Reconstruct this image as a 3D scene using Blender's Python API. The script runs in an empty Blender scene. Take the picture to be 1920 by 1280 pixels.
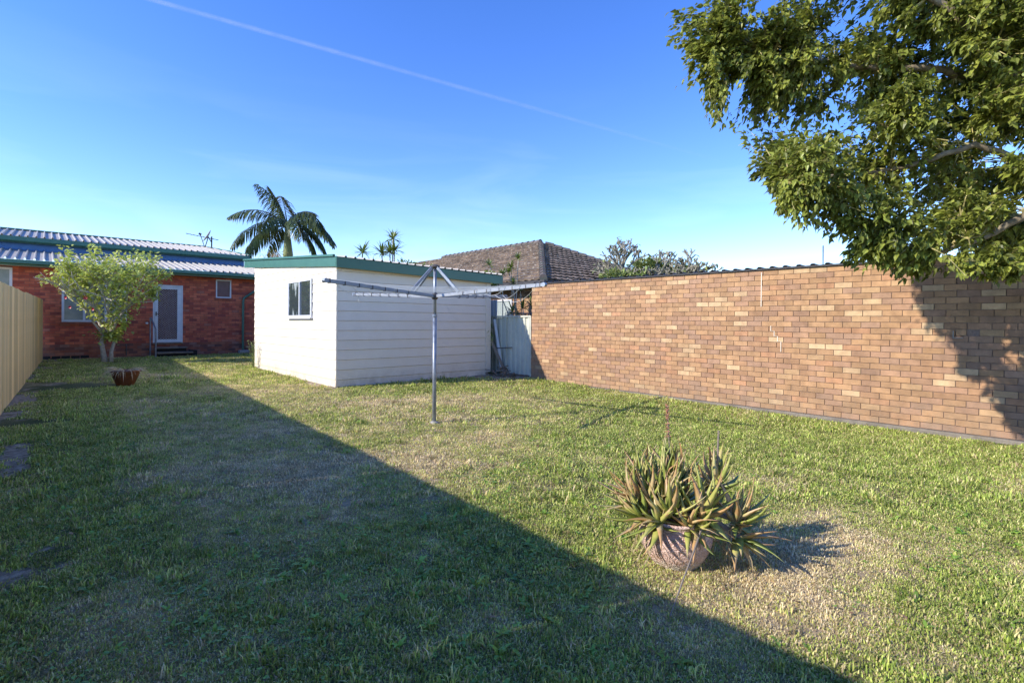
import bpy, math, random
from mathutils import Vector, Matrix, noise as mn
random.seed(7)
SC = bpy.context.scene
COL = SC.collection
PI = math.pi

# ------------------------------------------------------------------ camera, sky, sun, exposure
FOC = 950.0
cam_d = bpy.data.cameras.new('camera'); cam = bpy.data.objects.new('camera', cam_d); COL.objects.link(cam)
YAW = math.radians(42.65); ROLL = 0.0055
cam.location = (0, 0, 1.3)
cam.matrix_world = Matrix.Translation((0, 0, 1.3)) @ Matrix.Rotation(-YAW, 4, 'Z') @ Matrix.Rotation(PI/2, 4, 'X') @ Matrix.Rotation(ROLL, 4, 'Z')
cam_d.sensor_width = 36; cam_d.lens = FOC/1920*36
cam_d.shift_y = -34/1920
cam_d.clip_start = 0.05; cam_d.clip_end = 120000
SC.camera = cam

SUN = Vector((-1, .353, .605)).normalized()
w = bpy.data.worlds.new('World'); SC.world = w; w.use_nodes = True
nt = w.node_tree; nt.nodes.clear()
out = nt.nodes.new('ShaderNodeOutputWorld'); bg = nt.nodes.new('ShaderNodeBackground')
sky = nt.nodes.new('ShaderNodeTexSky'); sky.sky_type = 'NISHITA'; sky.sun_disc = False
sky.sun_elevation = math.asin(SUN.z); sky.sun_rotation = math.atan2(SUN.x, SUN.y)
sky.air_density = 1.0; sky.dust_density = 0.0; sky.ozone_density = 2.0; sky.altitude = 10
bg.inputs['Strength'].default_value = 0.138
# thin high cirrus low in the sky
tc = nt.nodes.new('ShaderNodeTexCoord'); sep = nt.nodes.new('ShaderNodeSeparateXYZ')
mp = nt.nodes.new('ShaderNodeMapping'); mp.inputs['Scale'].default_value = (1.5, 1.5, 9); mp.inputs['Rotation'].default_value = (0.12, 0.1, 0.4)
ns = nt.nodes.new('ShaderNodeTexNoise'); ns.inputs['Scale'].default_value = 1.6; ns.inputs['Detail'].default_value = 7; ns.inputs['Distortion'].default_value = 0.8
rmp = nt.nodes.new('ShaderNodeMapRange'); rmp.inputs[1].default_value = 0.46; rmp.inputs[2].default_value = 0.8; rmp.inputs[4].default_value = 0.16
band = nt.nodes.new('ShaderNodeMapRange'); band.inputs[1].default_value = 0.42; band.inputs[2].default_value = 0.10
mul = nt.nodes.new('ShaderNodeMath'); mul.operation = 'MULTIPLY'
mx = nt.nodes.new('ShaderNodeMix'); mx.data_type = 'RGBA'; mx.inputs[7].default_value = (5.2, 5.8, 6.8, 1)
L = nt.links.new
L(tc.outputs['Generated'], mp.inputs[0]); L(mp.outputs[0], ns.inputs[0]); L(ns.outputs[0], rmp.inputs[0])
L(tc.outputs['Generated'], sep.inputs[0]); L(sep.outputs[2], band.inputs[0])
L(rmp.outputs[0], mul.inputs[0]); L(band.outputs[0], mul.inputs[1]); L(mul.outputs[0], mx.inputs[0])
hs = nt.nodes.new('ShaderNodeHueSaturation'); hs.inputs['Saturation'].default_value = 1.3; hs.inputs['Hue'].default_value = 0.516
tint = nt.nodes.new('ShaderNodeMix'); tint.data_type = 'RGBA'; tint.blend_type = 'MULTIPLY'; tint.inputs[0].default_value = 1; tint.inputs[7].default_value = (.84, .86, .98, 1)
L(sky.outputs[0], hs.inputs['Color']); L(hs.outputs[0], tint.inputs[6]); L(tint.outputs[2], mx.inputs[6]); L(mx.outputs[2], bg.inputs[0]); L(bg.outputs[0], out.inputs[0])

sun_d = bpy.data.lights.new('sun', 'SUN'); sun_d.energy = 2.6; sun_d.angle = math.radians(0.6); sun_d.color = (1, .94, .85)
sun = bpy.data.objects.new('sun', sun_d); COL.objects.link(sun); sun.location = (-20, 7, 14)
sun.rotation_euler = SUN.to_track_quat('Z', 'Y').to_euler()
SC.view_settings.view_transform = 'Standard'; SC.view_settings.look = 'None'
SC.view_settings.exposure = 1.3; SC.view_settings.gamma = 1.0
SC.view_settings.use_curve_mapping = False
SC.render.engine = 'CYCLES'
SC.cycles.max_bounces = 8; SC.cycles.transparent_max_bounces = 12

# ------------------------------------------------------------------ helpers
def smooth(x, a, b):
    t = max(0, min(1, (x-a)/(b-a))); return t*t*(3-2*t)
def gz(x, y):
    z = .0098*(max(0, min(14, y-5)))
    z -= .013*smooth(x, 4.5, 8.2)*max(0, min(9, 8-y))
    if abs(x) < 30 and -30 < y < 30:
        z += .018*mn.noise(Vector((x*.45, y*.45, 3.1))) + .006*mn.noise(Vector((x*2.1, y*2.1, 9.1)))
    return z

class MB:
    def __init__(s): s.v = []; s.f = []; s.r = []
    def add(s, vs, fs, r=0.0):
        n = len(s.v); s.v += [tuple(p) for p in vs]; s.f += [tuple(n+i for i in f) for f in fs]; s.r += [r]*len(fs); return s
    def box(s, x0, x1, y0, y1, z0, z1, r=0.0, M=None):
        vs = [Vector((x, y, z)) for z in (z0, z1) for y in (y0, y1) for x in (x0, x1)]
        if M is not None: vs = [M @ p for p in vs]
        return s.add(vs, [(0,2,3,1),(4,5,7,6),(0,1,5,4),(2,6,7,3),(0,4,6,2),(1,3,7,5)], r)
    def beam(s, a, b, wd, ht, r=0.0, up=(0,0,1)):
        a = Vector(a); b = Vector(b); d = (b-a).normalized(); up = Vector(up)
        if abs(d.dot(up)) > .98: up = Vector((1,0,0))
        sx = d.cross(up).normalized()*wd/2; u = sx.cross(d).normalized()*ht/2
        vs = [p+i*sx+j*u for p in (a, b) for i, j in ((-1,-1),(1,-1),(1,1),(-1,1))]
        return s.add(vs, [(0,1,2,3),(7,6,5,4),(0,4,5,1),(1,5,6,2),(2,6,7,3),(3,7,4,0)], r)
    def tube(s, pts, rad, n=8, r=0.0, cap=True):
        pts = [Vector(p) for p in pts]
        rads = rad if isinstance(rad, (list, tuple)) else [rad]*len(pts)
        rings = []; prev = None
        for i, p in enumerate(pts):
            d = (pts[min(i+1, len(pts)-1)]-pts[max(i-1, 0)]).normalized()
            if prev is None:
                x = d.cross(Vector((0,0,1)))
                if x.length < .05: x = d.cross(Vector((1,0,0)))
            else:
                x = prev - d*prev.dot(d)
                if x.length < 1e-5: x = d.cross(Vector((1,0,0)))
            x.normalize(); prev = x; y = d.cross(x)
            rings.append([p+(x*math.cos(2*PI*k/n)+y*math.sin(2*PI*k/n))*rads[i] for k in range(n)])
        vs = [q for g in rings for q in g]
        fs = [(i*n+k, i*n+(k+1)%n, (i+1)*n+(k+1)%n, (i+1)*n+k) for i in range(len(pts)-1) for k in range(n)]
        if cap: fs += [tuple(range(n))[::-1], tuple((len(pts)-1)*n+k for k in range(n))]
        return s.add(vs, fs, r)
    def prism(s, poly, ax, d0, d1, r=0.0):
        # poly in the two axes other than ax, extruded along ax
        def P(p, d):
            return {'x': (d, p[0], p[1]), 'y': (p[0], d, p[1]), 'z': (p[0], p[1], d)}[ax]
        n = len(poly)
        vs = [P(p, d0) for p in poly]+[P(p, d1) for p in poly]
        fs = [tuple(range(n))[::-1], tuple(range(n, 2*n))]+[(k, (k+1) % n, n+(k+1) % n, n+k) for k in range(n)]
        return s.add(vs, fs, r)
    def lathe(s, prof, c, n=32, r=0.0):
        vs = [(c[0]+q*math.cos(2*PI*k/n), c[1]+q*math.sin(2*PI*k/n), c[2]+z) for q, z in prof for k in range(n)]
        fs = [(i*n+k, i*n+(k+1) % n, (i+1)*n+(k+1) % n, (i+1)*n+k) for i in range(len(prof)-1) for k in range(n)]
        return s.add(vs, fs, r)
    def mesh(s, name, mat, off=(0,0,0), smooth_=False, fix=True):
        me = bpy.data.meshes.new(name)
        ox, oy, oz = off
        me.from_pydata([(a-ox, b-oy, c-oz) for a, b, c in s.v], [], s.f)
        at = me.attributes.new('rnd', 'FLOAT', 'FACE'); at.data.foreach_set('value', s.r)
        if mat: me.materials.append(mat)
        if smooth_: me.polygons.foreach_set('use_smooth', [True]*len(s.f))
        if fix:
            import bmesh
            bm = bmesh.new(); bm.from_mesh(me); bmesh.ops.recalc_face_normals(bm, faces=bm.faces); bm.to_mesh(me); bm.free()
        me.update(); return me
    def build(s, name, mat, parent=None, smooth_=False, fix=True, bevel=0, **kw):
        off = root_loc(parent) if parent is not None else kw.pop('loc', (0,0,0))
        o = bpy.data.objects.new(name, s.mesh(name, mat, off, smooth_, fix)); COL.objects.link(o)
        if parent is not None: o.parent = parent
        else: o.location = off
        if bevel:
            b = o.modifiers.new('bevel', 'BEVEL'); b.width = bevel; b.segments = 2; b.limit_method = 'ANGLE'
        for k, v in kw.items(): o[k] = v
        return o
def root_loc(o):
    while o.parent: o = o.parent
    return tuple(o.location)
def thing(name, label, cat, loc=(0,0,0), group=None):
    o = bpy.data.objects.new(name, None); COL.objects.link(o); o.location = loc; o.empty_display_size = .1
    o['label'] = label; o['category'] = cat
    if group: o['group'] = group
    return o
def tag(o, label, cat, group=None):
    o['label'] = label; o['category'] = cat
    if group: o['group'] = group
    return o

def mat(name, c1, c2=None, rough=.7, scale=6, detail=6, bump=0, bscale=None, metal=0, dirt=None, spec=None, stretch=(1,1,1), objrand=0, facernd=0, transl=0, contrast=(.35,.65)):
    m = bpy.data.materials.new(name); m.use_nodes = True
    t = m.node_tree; N = t.nodes.new; K = t.links.new
    b = t.nodes['Principled BSDF']; b.inputs['Roughness'].default_value = rough; b.inputs['Metallic'].default_value = metal
    if spec is not None: b.inputs['Specular IOR Level'].default_value = spec
    co = N('ShaderNodeTexCoord'); mpn = N('ShaderNodeMapping'); mpn.inputs['Scale'].default_value = stretch
    K(co.outputs['Object'], mpn.inputs[0])
    n = N('ShaderNodeTexNoise'); n.inputs['Scale'].default_value = scale; n.inputs['Detail'].default_value = detail
    n.inputs['Roughness'].default_value = .65
    K(mpn.outputs[0], n.inputs[0])
    if c2 is None: c2 = tuple(k*.8 for k in c1)
    r = N('ShaderNodeMapRange'); r.inputs[1].default_value = contrast[0]; r.inputs[2].default_value = contrast[1]; K(n.outputs[0], r.inputs[0])
    mixn = N('ShaderNodeMix'); mixn.data_type = 'RGBA'; mixn.inputs[6].default_value = (*c1, 1); mixn.inputs[7].default_value = (*c2, 1)
    K(r.outputs[0], mixn.inputs[0]); col = mixn.outputs[2]
    if objrand or facernd:
        if objrand:
            oi = N('ShaderNodeObjectInfo'); src = oi.outputs['Random']; amt = objrand
        else:
            oi = N('ShaderNodeAttribute'); oi.attribute_name = 'rnd'; src = oi.outputs['Fac']; amt = facernd
        mr = N('ShaderNodeMapRange'); mr.inputs[3].default_value = 1-amt; mr.inputs[4].default_value = 1+amt; K(src, mr.inputs[0])
        hv = N('ShaderNodeHueSaturation'); K(col, hv.inputs['Color']); K(mr.outputs[0], hv.inputs['Value']); col = hv.outputs[0]
    if dirt:
        (dc, ds, lo, hi) = dirt
        n2 = N('ShaderNodeTexNoise'); n2.inputs['Scale'].default_value = ds; n2.inputs['Detail'].default_value = 8; K(co.outputs['Object'], n2.inputs[0])
        r2 = N('ShaderNodeMapRange'); r2.inputs[1].default_value = lo; r2.inputs[2].default_value = hi; K(n2.outputs[0], r2.inputs[0])
        m2 = N('ShaderNodeMix'); m2.data_type = 'RGBA'; m2.inputs[7].default_value = (*dc, 1); K(r2.outputs[0], m2.inputs[0]); K(col, m2.inputs[6]); col = m2.outputs[2]
    K(col, b.inputs['Base Color'])
    if bump:
        bn = N('ShaderNodeBump'); bn.inputs['Strength'].default_value = bump; bn.inputs['Distance'].default_value = .01
        n3 = N('ShaderNodeTexNoise'); n3.inputs['Scale'].default_value = bscale or scale*4; n3.inputs['Detail'].default_value = 6
        K(mpn.outputs[0], n3.inputs[0]); K(n3.outputs[0], bn.inputs['Height']); K(bn.outputs[0], b.inputs['Normal'])
    if transl:
        tr = N('ShaderNodeBsdfTranslucent'); K(col, tr.inputs[0]); ms = N('ShaderNodeMixShader'); ms.inputs[0].default_value = transl
        K(b.outputs[0], ms.inputs[1]); K(tr.outputs[0], ms.inputs[2]); K(ms.outputs[0], t.nodes['Material Output'].inputs[0])
    return m

def brick_mat(name, ramp, face=True, scale=1.0, flash=None):
    """per-brick colour from a ramp, kiln flash inside each brick, gritty relief"""
    m = bpy.data.materials.new(name); m.use_nodes = True
    t = m.node_tree; N = t.nodes.new; K = t.links.new; b = t.nodes['Principled BSDF']
    b.inputs['Roughness'].default_value = .82
    if face:
        a = N('ShaderNodeAttribute'); a.attribute_name = 'rnd'; src = a.outputs['Fac']
    else:
        a = N('ShaderNodeObjectInfo'); src = a.outputs['Random']
    cr = N('ShaderNodeValToRGB'); cr.color_ramp.interpolation = 'CONSTANT'
    e = cr.color_ramp.elements
    while len(e) < len(ramp): e.new(.5)
    for i, (p, c) in enumerate(ramp): e[i].position = p; e[i].color = (*c, 1)
    K(src, cr.inputs[0])
    g = N('ShaderNodeNewGeometry')
    n = N('ShaderNodeTexNoise'); n.inputs['Scale'].default_value = 9*scale; n.inputs['Detail'].default_value = 5; K(g.outputs['Position'], n.inputs[0])
    mr = N('ShaderNodeMapRange'); mr.inputs[1].default_value = .3; mr.inputs[2].default_value = .7; mr.inputs[3].default_value = .82; mr.inputs[4].default_value = 1.2
    K(n.outputs[0], mr.inputs[0])
    wn = N('ShaderNodeTexWhiteNoise'); wn.noise_dimensions = '1D'; K(src, wn.inputs['W'])
    mr2 = N('ShaderNodeMapRange'); mr2.inputs[3].default_value = .86; mr2.inputs[4].default_value = 1.14; K(wn.outputs[0], mr2.inputs[0])
    mu = N('ShaderNodeMath'); mu.operation = 'MULTIPLY'; K(mr.outputs[0], mu.inputs[0]); K(mr2.outputs[0], mu.inputs[1])
    hv = N('ShaderNodeHueSaturation'); K(cr.outputs[0], hv.inputs['Color']); K(mu.outputs[0], hv.inputs['Value'])
    n4 = N('ShaderNodeTexNoise'); n4.inputs['Scale'].default_value = 130; K(g.outputs['Position'], n4.inputs[0])
    mr4 = N('ShaderNodeMapRange'); mr4.inputs[1].default_value = .62; mr4.inputs[2].default_value = .75; mr4.inputs[4].default_value = .35; K(n4.outputs[0], mr4.inputs[0])
    m4 = N('ShaderNodeMix'); m4.data_type = 'RGBA'; m4.inputs[7].default_value = (.12,.07,.05,1); K(mr4.outputs[0], m4.inputs[0]); K(hv.outputs[0], m4.inputs[6])
    K(m4.outputs[2], b.inputs['Base Color'])
    bn = N('ShaderNodeBump'); bn.inputs['Strength'].default_value = .35; bn.inputs['Distance'].default_value = .004
    K(n4.outputs[0], bn.inputs['Height']); K(bn.outputs[0], b.inputs['Normal'])
    return m

M = {}
M['white'] = mat('white_paint', (.80,.72,.585), (.76,.68,.54), rough=.55, scale=3, bump=.1, bscale=60, dirt=((.45,.40,.32), 2.2, .66, .9), objrand=.02)
M['trim'] = mat('window_trim', (.72,.73,.75), (.6,.62,.65), rough=.45)
def splash(m, z0, z1, colr, amt):
    t = m.node_tree; N = t.nodes.new; K = t.links.new; b = t.nodes['Principled BSDF']; lk = b.inputs['Base Color'].links[0]; src = lk.from_socket
    g = N('ShaderNodeNewGeometry'); sp = N('ShaderNodeSeparateXYZ'); K(g.outputs['Position'], sp.inputs[0])
    n = N('ShaderNodeTexNoise'); n.inputs['Scale'].default_value = 5; n.inputs['Detail'].default_value = 9; n.inputs['Roughness'].default_value = .75; K(g.outputs['Position'], n.inputs[0])
    r = N('ShaderNodeMapRange'); r.inputs[1].default_value = z1; r.inputs[2].default_value = z0; K(sp.outputs[2], r.inputs[0])
    r2 = N('ShaderNodeMapRange'); r2.inputs[1].default_value = .35; r2.inputs[2].default_value = .68; K(n.outputs[0], r2.inputs[0])
    mu = N('ShaderNodeMath'); mu.operation = 'MULTIPLY'; K(r.outputs[0], mu.inputs[0]); K(r2.outputs[0], mu.inputs[1])
    m2 = N('ShaderNodeMath'); m2.operation = 'MULTIPLY'; m2.inputs[1].default_value = amt; K(mu.outputs[0], m2.inputs[0])
    mx = N('ShaderNodeMix'); mx.data_type = 'RGBA'; mx.inputs[7].default_value = (*colr, 1); K(m2.outputs[0], mx.inputs[0]); K(src, mx.inputs[6]); K(mx.outputs[2], b.inputs['Base Color'])
splash(M['white'], .0, .42, (.36,.28,.18), .75)
M['joint'] = mat('cream_joint_backing', (.42,.34,.2), (.3,.25,.16), rough=.8)
M['green'] = mat('green_paint', (.055,.165,.115), (.045,.14,.1), rough=.38, scale=4, bump=.05)
M['zinc'] = mat('galvanised_sheet', (.44,.41,.36), (.36,.335,.295), rough=.6, metal=0, scale=4, dirt=((.3,.24,.2), 5, .6, .85))
M['pine'] = mat('treated_pine', (.82,.60,.27), (.60,.41,.16), rough=.75, scale=5, stretch=(12,12,.55), objrand=.26, bump=.4, bscale=20, dirt=((.2,.14,.06), 3, .68, .85))
M['steel'] = mat('galvanised_pole', (.33,.36,.40), (.2,.22,.25), rough=.42, metal=.45, scale=14, dirt=((.16,.16,.17), 6, .6, .8), bump=.05)
M['arm'] = mat('hoist_arm_steel', (.33,.35,.38), (.24,.26,.29), rough=.5, metal=0, scale=9)
M['dark_metal'] = mat('dark_iron', (.05,.05,.055), (.12,.09,.07), rough=.6, scale=20)
M['wire'] = mat('line_wire', (.7,.7,.66), rough=.5)
M['concrete'] = mat('concrete', (.42,.39,.34), (.27,.25,.21), rough=.9, scale=7, bump=.6, bscale=50)
M['mortar'] = mat('mortar_brown', (.27,.19,.15), (.22,.155,.12), rough=.95, scale=12, bump=.5, bscale=90)
M['mortar_red'] = mat('mortar_grey_red', (.26,.12,.1), (.18,.09,.08), rough=.95, scale=12)
M['blue'] = mat('blue_upper_wall', (.09,.22,.50), (.07,.17,.42), rough=.7, scale=3)  # blue base colour of the wall strip between the two roofs
M['glass'] = mat('window_glass', (.03,.04,.045), (.05,.06,.065), rough=.04, spec=.9)
M['curtain'] = mat('curtain', (.45,.5,.48), (.25,.3,.3), rough=.8, scale=5, stretch=(3,3,.4))
M['blind'] = mat('brown_blind', (.2,.1,.09), (.16,.08,.07), rough=.35)
M['grey_glass'] = mat('grey_blind_glass', (.28,.31,.29), (.2,.24,.23), rough=.2)
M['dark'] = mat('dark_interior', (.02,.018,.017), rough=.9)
M['bark'] = mat('tree_bark', (.34,.28,.19), (.16,.125,.08), rough=.9, scale=14, stretch=(1,1,.4), bump=.8, bscale=40)
M['pale_bark'] = mat('pale_bark', (.50,.46,.38), (.32,.28,.21), rough=.85, scale=18, bump=.4)
M['frangipani_bark'] = mat('frangipani_bark', (.31,.29,.22), (.2,.18,.13), rough=.85, scale=9)
M['tree_leaf'] = mat('tree_leaf', (.34,.36,.065), (.16,.195,.033), rough=.44, scale=2.5, facernd=.6, transl=.42)
M['tree_leaf_near'] = mat('tree_leaf_near', (.34,.37,.065), (.16,.2,.036), rough=.46, scale=2.5, objrand=.4, transl=.3)
M['twig'] = mat('young_twig', (.5,.42,.16), (.2,.17,.06), rough=.7, scale=10)
M['hib_leaf'] = mat('hibiscus_leaf', (.68,.70,.16), (.40,.48,.10), rough=.5, scale=2.2, facernd=.4, transl=.35)
M['petal'] = mat('red_petal', (.55,.005,.02), (.4,.004,.015), rough=.5)
M['terracotta'] = mat('glazed_terracotta', (.20,.065,.028), (.12,.045,.02), rough=.22, scale=6)
M['straw'] = mat('dry_straw', (.70,.56,.32), (.5,.37,.2), rough=.85, facernd=.3)
M['palm_leaf'] = mat('palm_leaflet', (.07,.11,.04), (.11,.13,.035), rough=.3, scale=1.5, facernd=.35, transl=.2)
M['sword_leaf'] = mat('sword_leaf', (.12,.2,.05), (.26,.3,.06), rough=.35, scale=1.4, facernd=.35, transl=.2)
M['bush_leaf'] = mat('bush_leaf', (.16,.24,.06), (.32,.34,.10), rough=.5, scale=1.2, facernd=.4, transl=.25)
M['roof_tile'] = mat('concrete_roof_tile', (.235,.17,.12), (.11,.08,.056), rough=.88, scale=2.2, facernd=.3, dirt=((.45,.40,.33), 9, .55, .75))
M['cap_tile'] = mat('ridge_cap_tile', (.17,.14,.12), (.10,.08,.07), rough=.9, scale=3, objrand=.2, dirt=((.12,.13,.1), 4, .5, .7))
M['black_roof'] = mat('black_roof_edge', (.025,.025,.03), (.05,.045,.045), rough=.6)
M['colorbond'] = mat('grey_green_steel', (.60,.58,.46), (.5,.49,.39), rough=.45, scale=2, dirt=((.3,.29,.25), 5, .6, .85))
M['soil'] = mat('dark_soil', (.11,.085,.06), (.06,.045,.03), rough=.95, scale=20, bump=.8)
M['old_wood'] = mat('old_timber', (.3,.24,.18), (.16,.13,.1), rough=.9, scale=8, stretch=(1,1,.2), objrand=.2)
M['dead_leaf'] = mat('fallen_leaf', (.26,.12,.05), (.36,.24,.12), rough=.8, facernd=.5)
M['yellow'] = mat('painted_timber_cream', (.62,.58,.46), (.55,.5,.38), rough=.7)
M['weed'] = mat('weed_leaf', (.30,.46,.06), (.17,.3,.045), rough=.4, scale=3, facernd=.35, transl=.25)

tan_ramp = [(0, (0.362, 0.2, 0.101)), (0.14, (0.385, 0.22, 0.109)), (0.28, (0.348, 0.197, 0.113)), (0.42, (0.334, 0.196, 0.117)), (0.5, (0.402, 0.23, 0.113)), (0.62, (0.374, 0.211, 0.101)), (0.72, (0.362, 0.206, 0.115)), (0.82, (0.443, 0.272, 0.136)), (0.89, (0.41, 0.213, 0.107)), (0.94, (0.511, 0.337, 0.181))]
M['tan_brick'] = brick_mat('tan_brick', tan_ramp, True); M['tan_brick_one'] = brick_mat('tan_brick_single', tan_ramp, False)
for q in ('tan_brick', 'tan_brick_one'): splash(M[q], -.05, .45, (.23,.19,.13), .6)
red_ramp = [(0,(.48,.105,.055)),(.25,(.55,.14,.07)),(.5,(.40,.085,.05)),(.7,(.6,.16,.08)),(.85,(.30,.07,.05)),(.95,(.42,.15,.1))]
M['red_brick'] = brick_mat('red_brick', red_ramp, True)
plinth_ramp = [(0,(.29,.09,.05)),(.25,(.36,.13,.07)),(.5,(.21,.075,.055)),(.7,(.29,.14,.1)),(.85,(.16,.07,.055)),(.95,(.38,.2,.14))]
M['plinth_brick'] = brick_mat('plinth_brick', plinth_ramp, True)

# ------------------------------------------------------------------ ground
def fx(y): return -.78+.036*y            # foot of the paling fence
def dry(x, y):
    n = mn.noise(Vector((x*.55, y*.55, 0)))*.34+mn.noise(Vector((x*1.7, y*1.7, 4)))*.26+mn.noise(Vector((x*5, y*5, 8)))*.22
    d = .30+n
    d += .30*math.exp(-((x-4.0)**2/7+(y-6.8)**2/7))
    d += .6*math.exp(-((x-2.7)**2/.8+(y-1.0)**2/.25))
    d += .26*math.exp(-((x-1.4)**2/.9+(y-4.2)**2/3))-.1*smooth(x, 3, 7)
    d += .14*math.exp(-((x-2.6)**2/.6+(y-11)**2/10))
    d -= .28*math.exp(-((x-6.0)**2/2+(y-2.6)**2/7))
    d -= .30*math.exp(-((x-.2)**2/.4+(y-9)**2/40))
    d -= .22*math.exp(-((x-.9)**2/1.2+(y-1.8)**2/1.4))
    return max(0, min(1, d))
def bare(x, y):
    b = 0
    e = x-fx(y)
    n = mn.noise(Vector((x*2.2, y*.9, 21)))+.5*mn.noise(Vector((x*7, y*5, 2)))
    if e < .8: b = max(b, smooth(n*1.6+(.34-e)*1.2+.35*mn.noise(Vector((x*16, y*11, 3))), .05, .6))
    b = max(b, smooth(1-((x+.17)**2/.045+(y-3.62)**2/.05)+.9*n+.4*mn.noise(Vector((x*16, y*11, 3))), 0, .8))
    if y > 8.3 and x > 6.9 and y < 9.6: b = max(b, smooth(n+(x-6.9)*1.0+(y-8.9)*1.0, .1, .5))
    if 3.75 < x < 4.2 and 9.3 < y < 15: b = max(b, smooth(n*.7+(x-3.93)*4, .1, .6)*.9)
    if 9.15 < y < 9.5 and 3.9 < x < 8: b = max(b, smooth(n*.6+(y-9.36)*5, .1, .5))
    return b

def ground_mat():
    m = bpy.data.materials.new('lawn_ground'); m.use_nodes = True
    t = m.node_tree; N = t.nodes.new; K = t.links.new; b = t.nodes['Principled BSDF']; b.inputs['Roughness'].default_value = .95
    b.inputs['Specular IOR Level'].default_value = .1
    g = N('ShaderNodeNewGeometry')
    ad = N('ShaderNodeAttribute'); ad.attribute_name = 'dry'; ab = N('ShaderNodeAttribute'); ab.attribute_name = 'bare'
    n = N('ShaderNodeTexNoise'); n.inputs['Scale'].default_value = 26; n.inputs['Detail'].default_value = 8; n.inputs['Roughness'].default_value = .75
    K(g.outputs['Position'], n.inputs[0])
    su = N('ShaderNodeMath'); su.operation = 'ADD'; K(n.outputs[0], su.inputs[0]); K(ad.outputs['Fac'], su.inputs[1])
    cr = N('ShaderNodeValToRGB'); e = cr.color_ramp.elements
    e[0].position = .55; e[0].color = (.085,.10,.035,1); e[1].position = 1.1; e[1].color = (.40,.30,.18,1); x = e.new(.85); x.color = (.22,.19,.085,1)
    K(su.outputs[0], cr.inputs[0])
    n2 = N('ShaderNodeTexNoise'); n2.inputs['Scale'].default_value = 17; n2.inputs['Detail'].default_value = 10; n2.inputs['Roughness'].default_value = .7; K(g.outputs['Position'], n2.inputs[0])
    cs = N('ShaderNodeValToRGB'); cs.color_ramp.elements[0].color = (.15,.11,.07,1); cs.color_ramp.elements[1].color = (.46,.38,.28,1)
    cs.color_ramp.elements[0].position = .35; cs.color_ramp.elements[1].position = .62
    K(n2.outputs[0], cs.inputs[0])
    n5 = N('ShaderNodeTexNoise'); n5.inputs['Scale'].default_value = 14; n5.inputs['Detail'].default_value = 9; n5.inputs['Roughness'].default_value = .8; K(g.outputs['Position'], n5.inputs[0])
    a5 = N('ShaderNodeMath'); a5.operation = 'MULTIPLY_ADD'; a5.inputs[1].default_value = 1.8; K(n5.outputs[0], a5.inputs[0]); K(ab.outputs['Fac'], a5.inputs[2])
    r5 = N('ShaderNodeMapRange'); r5.inputs[1].default_value = 1.35; r5.inputs[2].default_value = 1.75; K(a5.outputs[0], r5.inputs[0])
    mx = N('ShaderNodeMix'); mx.data_type = 'RGBA'; K(r5.outputs[0], mx.inputs[0]); K(cr.outputs[0], mx.inputs[6]); K(cs.outputs[0], mx.inputs[7])
    K(mx.outputs[2], b.inputs['Base Color'])
    bn = N('ShaderNodeBump'); bn.inputs['Strength'].default_value = .8; bn.inputs['Distance'].default_value = .02; K(n.outputs[0], bn.inputs['Height']); K(bn.outputs[0], b.inputs['Normal'])
    return m
M['ground'] = ground_mat()
def lin(a, b, s):
    n = max(1, int(round((b-a)/s))); return [a+(b-a)*i/n for i in range(n+1)]
def grid_axis(lo, hi, s): return [-30000,-4000,-600,-120,-40]+lin(lo, hi, s)+[60,150,700,4500,30000]
gx = grid_axis(-3, 12, .11); gy = grid_axis(-4, 24, .11)
gv = []; da = []; ba = []
for y in gy:
    for x in gx:
        far = not(-30 < x < 30 and -30 < y < 30)
        gv.append((x, y, gz(x, y))); da.append(.5 if far else dry(x, y)); ba.append(0 if far else bare(x, y))
nx = len(gx)
gf = [(j*nx+i, j*nx+i+1, (j+1)*nx+i+1, (j+1)*nx+i) for j in range(len(gy)-1) for i in range(nx-1)]
me = bpy.data.meshes.new('ground'); me.from_pydata(gv, [], gf)
for nm, arr in (('dry', da), ('bare', ba)):
    at = me.attributes.new(nm, 'FLOAT', 'POINT'); at.data.foreach_set('value', arr)
me.polygons.foreach_set('use_smooth', [True]*len(gf)); me.materials.append(M['ground'])
ground = bpy.data.objects.new('ground', me); COL.objects.link(ground); ground['kind'] = 'structure'

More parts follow.
